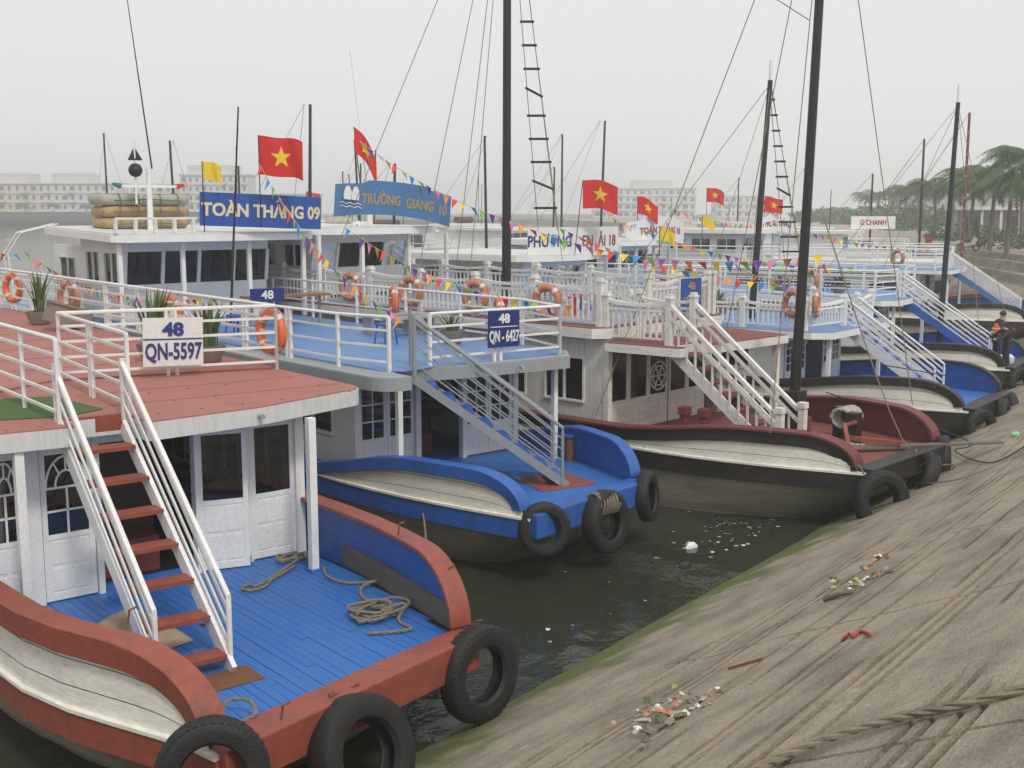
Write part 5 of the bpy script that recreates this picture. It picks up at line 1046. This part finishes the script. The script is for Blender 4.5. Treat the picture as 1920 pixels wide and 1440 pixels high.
# ---------------- people ----------------
def person(loc, rz, joints, label, top, trousers, hair=True, vest=False):
    t = empty('person', loc, rz, label, 'person'); me = bpy.data.meshes.new('body'); J = list(joints.items()); idx = {k: i for i, (k, v) in enumerate(J)}
    ed = [('pel','chest'),('chest','neck'),('neck','head'),('head','crown'),('chest','shL'),('shL','elL'),('elL','haL'),('chest','shR'),('shR','elR'),('elR','haR'),('pel','hiL'),('hiL','knL'),('knL','anL'),('anL','toL'),('pel','hiR'),('hiR','knR'),('knR','anR'),('anR','toR')]
    me.from_pydata([v[0] for k, v in J], [(idx[a], idx[b]) for a, b in ed], []); o = bpy.data.objects.new('body', me); C.objects.link(o); o.parent = t
    sk = o.modifiers.new('skin', 'SKIN'); me.skin_vertices if me.skin_vertices else None
    bm = bmesh.new(); bm.from_mesh(me); lay = bm.verts.layers.skin.verify(); bm.verts.ensure_lookup_table()
    for k, v in J: bm.verts[idx[k]][lay].radius = (v[1], v[1]); bm.verts[idx[k]][lay].use_root = (k == 'pel')
    bm.to_mesh(me); bm.free(); o.modifiers.new('sub', 'SUBSURF').levels = 2; o.modifiers['sub'].render_levels = 2
    bpy.context.view_layer.update(); me2 = bpy.data.meshes.new_from_object(o.evaluated_get(bpy.context.evaluated_depsgraph_get())); o.modifiers.clear(); o.data = me2
    for mm in ('skin', top, trousers, 'cloth_dark'): me2.materials.append(M(mm))
    H_ = joints['head'][0]; nk = joints['neck'][0]
    for pl in me2.polygons:
        c = pl.center; pl.use_smooth = True
        dh = min((Vector(c)-Vector(joints[k][0])).length for k in ('haL','haR'))
        dl = min((Vector(c)-Vector(joints[k][0])).length for k in ('anL','anR','toL','toR'))
        pl.material_index = 0 if (c[2] > nk[2]+.0 or dh < .12) else (3 if dl < .13 else (2 if c[2] < joints['pel'][0][2]+.02 else 1))
    q = MB(); hc = Vector(H_)
    for i in range(9):
        for j in range(12): ph, th = i/8*math.pi*.55, j/12*2*math.pi; q.v.append(tuple(hc+Vector((.112*math.sin(ph)*math.cos(th), .012+.118*math.sin(ph)*math.sin(th), .03+.13*math.cos(ph)))))
    q.f += [(i*12+j, i*12+(j+1)%12, (i+1)*12+(j+1)%12, (i+1)*12+j) for i in range(8) for j in range(12)]; q.build('hair', 'dark', t, True)
    if vest:
        q = MB(); ch = Vector(joints['chest'][0]); pe = Vector(joints['pel'][0]); rows = 7
        for i in range(rows):
            c_ = pe.lerp(ch, .1+1.05*i/(rows-1)); w2 = .205+.02*math.sin(i); dd = .165
            for j in range(16): th = j/16*2*math.pi; q.v.append(tuple(c_+Vector((w2*math.cos(th), dd*math.sin(th), 0))))
        q.f += [(i*16+j, i*16+(j+1)%16, (i+1)*16+(j+1)%16, (i+1)*16+j) for i in range(rows-1) for j in range(16)]; q.build('life_vest', 'vest', t, True)
        q = MB()
        for z in (.35,.7): c_ = pe.lerp(ch, z); torus(q, c_, .19, .018, (0,.15,1), 20, 6)
        q.build('vest_strap', 'band', t)
    return t
JN = dict(pel=((0,0,.92),.14), chest=((0,-.12,1.28),.15), neck=((0,-.19,1.47),.06), head=((0,-.24,1.60),.095), crown=((0,-.25,1.70),.07), shL=((-.19,-.14,1.38),.07), elL=((-.24,-.34,1.18),.05), haL=((-.16,-.58,1.1),.042), shR=((.19,-.14,1.38),.07), elR=((.25,-.34,1.18),.05), haR=((.18,-.6,1.08),.042), hiL=((-.1,0,.85),.105), knL=((-.11,-.06,.48),.07), anL=((-.11,.02,.08),.05), toL=((-.12,-.14,.04),.04), hiR=((.1,0,.85),.105), knR=((.12,-.1,.48),.07), anR=((.12,-.06,.08),.05), toR=((.12,-.22,.04),.04))
pb = M5(1.2, -1.2, 0); pb = M5(-.1, .8, 0); person((pb[0], pb[1], 1.02), R(55), JN, 'person in an orange life vest and dark clothes leaning over the bow', 'cloth_dark', 'cloth_dark', True, True)
JN2 = {k: ((v[0][0]*1.0, v[0][1]*1.3, v[0][2]*.82), v[1]) for k, v in JN.items()}
pb = M5(-1.4,.15,0); person((pb[0], pb[1], 1.1), R(-120), JN2, 'person in dark clothes reaching for a white sack on the bank', 'cloth_dark', 'cloth_dark')
def sack(loc, s_, label, m, seed):
    rd = random.Random(seed); q = MB(); n, k = 12, 8; vs = []
    for i in range(k+1):
        for j in range(n): ph, th = math.pi*i/k, 2*math.pi*j/n; r = s_*(1+.22*math.sin(3*th+seed)*math.sin(ph)+rd.uniform(-.1,.1)); vs.append((r*math.sin(ph)*math.cos(th), r*.8*math.sin(ph)*math.sin(th), r*.75*math.cos(ph)+s_*.5))
    q.add(vs, [(i*n+j, i*n+(j+1)%n, (i+1)*n+(j+1)%n, (i+1)*n+j) for i in range(k) for j in range(n)]); o = q.build('sack', m, None, True); o.location = loc; return tag(o, label, 'bag')
def bank(u, v):            # embankment point under a photograph position, solved on the slope surface
    a = (u-960)/2200; b = (720-v)/2200; sp, cp = math.sin(R(8.53)), math.cos(R(8.53)); F = cp+b*sp; Z = -sp+b*cp; dx, dy = F*.7314+a*.682, F*.682-a*.7314
    PT = shore_pts(lambda x: .5)
    t = 3.0
    while t < 120:
        x, y, z = dx*t, dy*t, 6.2+Z*t; j = min(range(len(PT)), key=lambda k: (PT[k][0]-x)**2+(PT[k][1]-y)**2); q = math.hypot(PT[j][0]-x, PT[j][1]-y)*(1 if y < PT[j][1] else -1)
        if z <= max(0, bank_z(q, x)): return (x, y, max(z, 0))
        t += .04
    return (dx*t, dy*t, 0)
sack(Vector(M5(-.75,.3,1.06)), .3, 'white plastic sack between the two people', 'bag', 1)
sack(Vector(bank(1905, 818))+Vector((0,0,-.03)), .11, 'pale green plastic bag lying on the bank', 'bag_green', 2)
# ---------------- ropes, litter on bank and water ----------------
A = [Vector(bank(u, v))+Vector((0,0,.05)) for u, v in ((1400,1470),(1450,1438),(1560,1395),(1680,1360),(1800,1335),(1960,1295))]
rope_thing('mooring_rope', A, .034, 'rope', 'thick laid rope lying across the ribbed concrete slope', sub=8)
rope_thing('mooring_cable', [M3(2.2,3,2.0), M3(2.9,0,1.2), Vector(bank(1790,850))+Vector((0,0,.06)), Vector(bank(1860,872))+Vector((0,0,.05)), Vector(bank(1940,830))+Vector((0,0,.08))], .014, 'rubber', 'black mooring cable running ashore over the slope', twist=False)
rope_thing('mooring_line', [M3(.3,2.2,6.0), M3(.6,.4,1.5), M3(1.0,-.6,1.0), Vector(bank(1700,910))+Vector((0,0,.1)), Vector(bank(1790,905))+Vector((0,0,.05)), Vector(bank(1930,850))+Vector((0,0,.05))], .014, 'rope', 'thin line from the bow mast down across the dark beam to shore', twist=False)
rope_thing('mooring_cable', [M4(-1.5,2.4,2.0), M4(.5,-.8,1.5), M4(3.5,-2.2,1.7), M4(9,-4.0,2.6)], .016, 'rubber', 'black cable stretched past the tyres of the white stair boat to shore', twist=False)
def scrap(u, v, n, spread, seed, label, name='litter_heap', cols=('bag','raft_grey','raft_tan','old_wood','old_wood','leaf','raft_grey','rope','rope','orange_faded','pot')):
    rd = random.Random(seed); c_ = Vector(bank(u, v)); t = empty(name, c_, 0, label, 'litter'); t['kind'] = 'stuff'
    for i in range(n):
        q = MB(); px_, py_ = rd.gauss(0, spread[0]), rd.gauss(0, spread[1]); x, y = px_*.9+py_*.1, px_*.1-py_*.45; s_ = rd.uniform(.03, .11); z = .03+max(0, -y)*SLOPE_K*.98
        a = rd.uniform(0,3.1); ca, sa = math.cos(a), math.sin(a); s_ *= .75; ring = [(math.cos(k*math.pi/4)*rd.uniform(.5,1.2), math.sin(k*math.pi/4)*rd.uniform(.3,.8), rd.uniform(-.2,.3)) for k in range(8)]
        vs = [(x+s_*(px*ca-py*sa), y+s_*(px*sa+py*ca), z+s_*pz) for px, py, pz in ring+[(0,0,rd.uniform(.3,.7)), (rd.uniform(-.3,.3),0,-.4)]]
        q.add(vs, [(k,(k+1)%8,8) for k in range(8)]+[((k+1)%8,k,9) for k in range(8)]); q.build('scrap', rd.choice(cols), t)
    return t
scrap(1262, 1340, 60, (.36,.36), 1, 'heap of plastic litter and rags on the lower ribbed slope')
scrap(1610, 1095, 34, (.34,.3), 2, 'scatter of plastic and driftwood litter halfway along the slope')
scrap(1640, 1050, 8, (.25,.2), 3, 'few grey plastic scraps upslope of the driftwood')
q = MB(); P0 = Vector(bank(1545,1130)); P1 = Vector(bank(1600,1118)); q.tube([P0+V((0,0,.04)), P0.lerp(P1,.5)+V((0,0,.06)), P1+V((0,0,.05))], .035, 7, r1=.02); tag(q.build('driftwood', 'old_wood'), 'dark driftwood stick lying on the slope beside the litter', 'stick')
rope_thing('red_strap', [Vector(bank(u,v))+V((0,0,.02)) for u, v in ((1582,1200),(1592,1192),(1600,1197),(1612,1188),(1625,1190),(1632,1196))], .016, 'cloth_red', 'torn red strap on the ribbed slope', 'strap', twist=False)
rope_thing('driftwood', [Vector(bank(u,v))+V((0,0,.02)) for u, v in ((1365,1257),(1400,1247),(1430,1238))], .013, 'rust', 'thin brown twig on the slope above the litter heap', 'stick', twist=False)
def floaters():
    rd = random.Random(12); q = MB(); T0 = {}
    cols = ['raft_grey','leaf','raft_tan','old_wood','old_wood','bag','dark','dark']; mbs = {c: MB() for c in cols}
    for i in range(120):
        if i < 80: x, y = rd.gauss(18.9, 1.1), 0; y = 11.25+.1*(x-19)+abs(rd.gauss(0, .8))
        else: x = rd.uniform(9.5, 20); y = 10.2+.08*(x-10)+abs(rd.gauss(.2, 1.0))
        s_ = rd.uniform(.015,.055); m_ = mbs[rd.choice(cols)]; a = rd.uniform(0,6)
        m_.add([(x+s_*math.cos(a+k*1.25)*rd.uniform(.6,1.4), y+s_*math.sin(a+k*1.25)*rd.uniform(.6,1.4), .008+rd.uniform(0,.012)) for k in range(5)], [(0,1,2,3,4)])
    t = empty('floating_litter', (0,0,0), 0, 'scattered leaves and plastic scraps floating between the bows', 'litter'); t['kind'] = 'stuff'
    for c, m_ in mbs.items():
        o = m_.build('scraps', c, t); o['kind'] = 'stuff'
floaters()
sack((17.6, 11.9, -.06), .13, 'white plastic bag floating in the dark water', 'bag', 4); sack((16.6, 11.35, -.08), .13, 'black plastic bag floating in the dark water', 'dark', 5)
# ---------------- haze ----------------
hz = MB(); hz.box(-420, 720, -120, 720, -2.5, 24); h = hz.build('haze', 'dark'); h['kind'] = 'stuff'
hm = bpy.data.materials.new('haze'); hm.use_nodes = True; t = hm.node_tree; t.nodes.clear(); o = t.nodes.new('ShaderNodeOutputMaterial'); v = t.nodes.new('ShaderNodeVolumePrincipled'); v.inputs['Density'].default_value = .0014; v.inputs['Color'].default_value = (.985,.99,.99,1); v.inputs['Anisotropy'].default_value = .2
t.links.new(v.outputs[0], o.inputs['Volume']); h.data.materials.clear(); h.data.materials.append(hm)
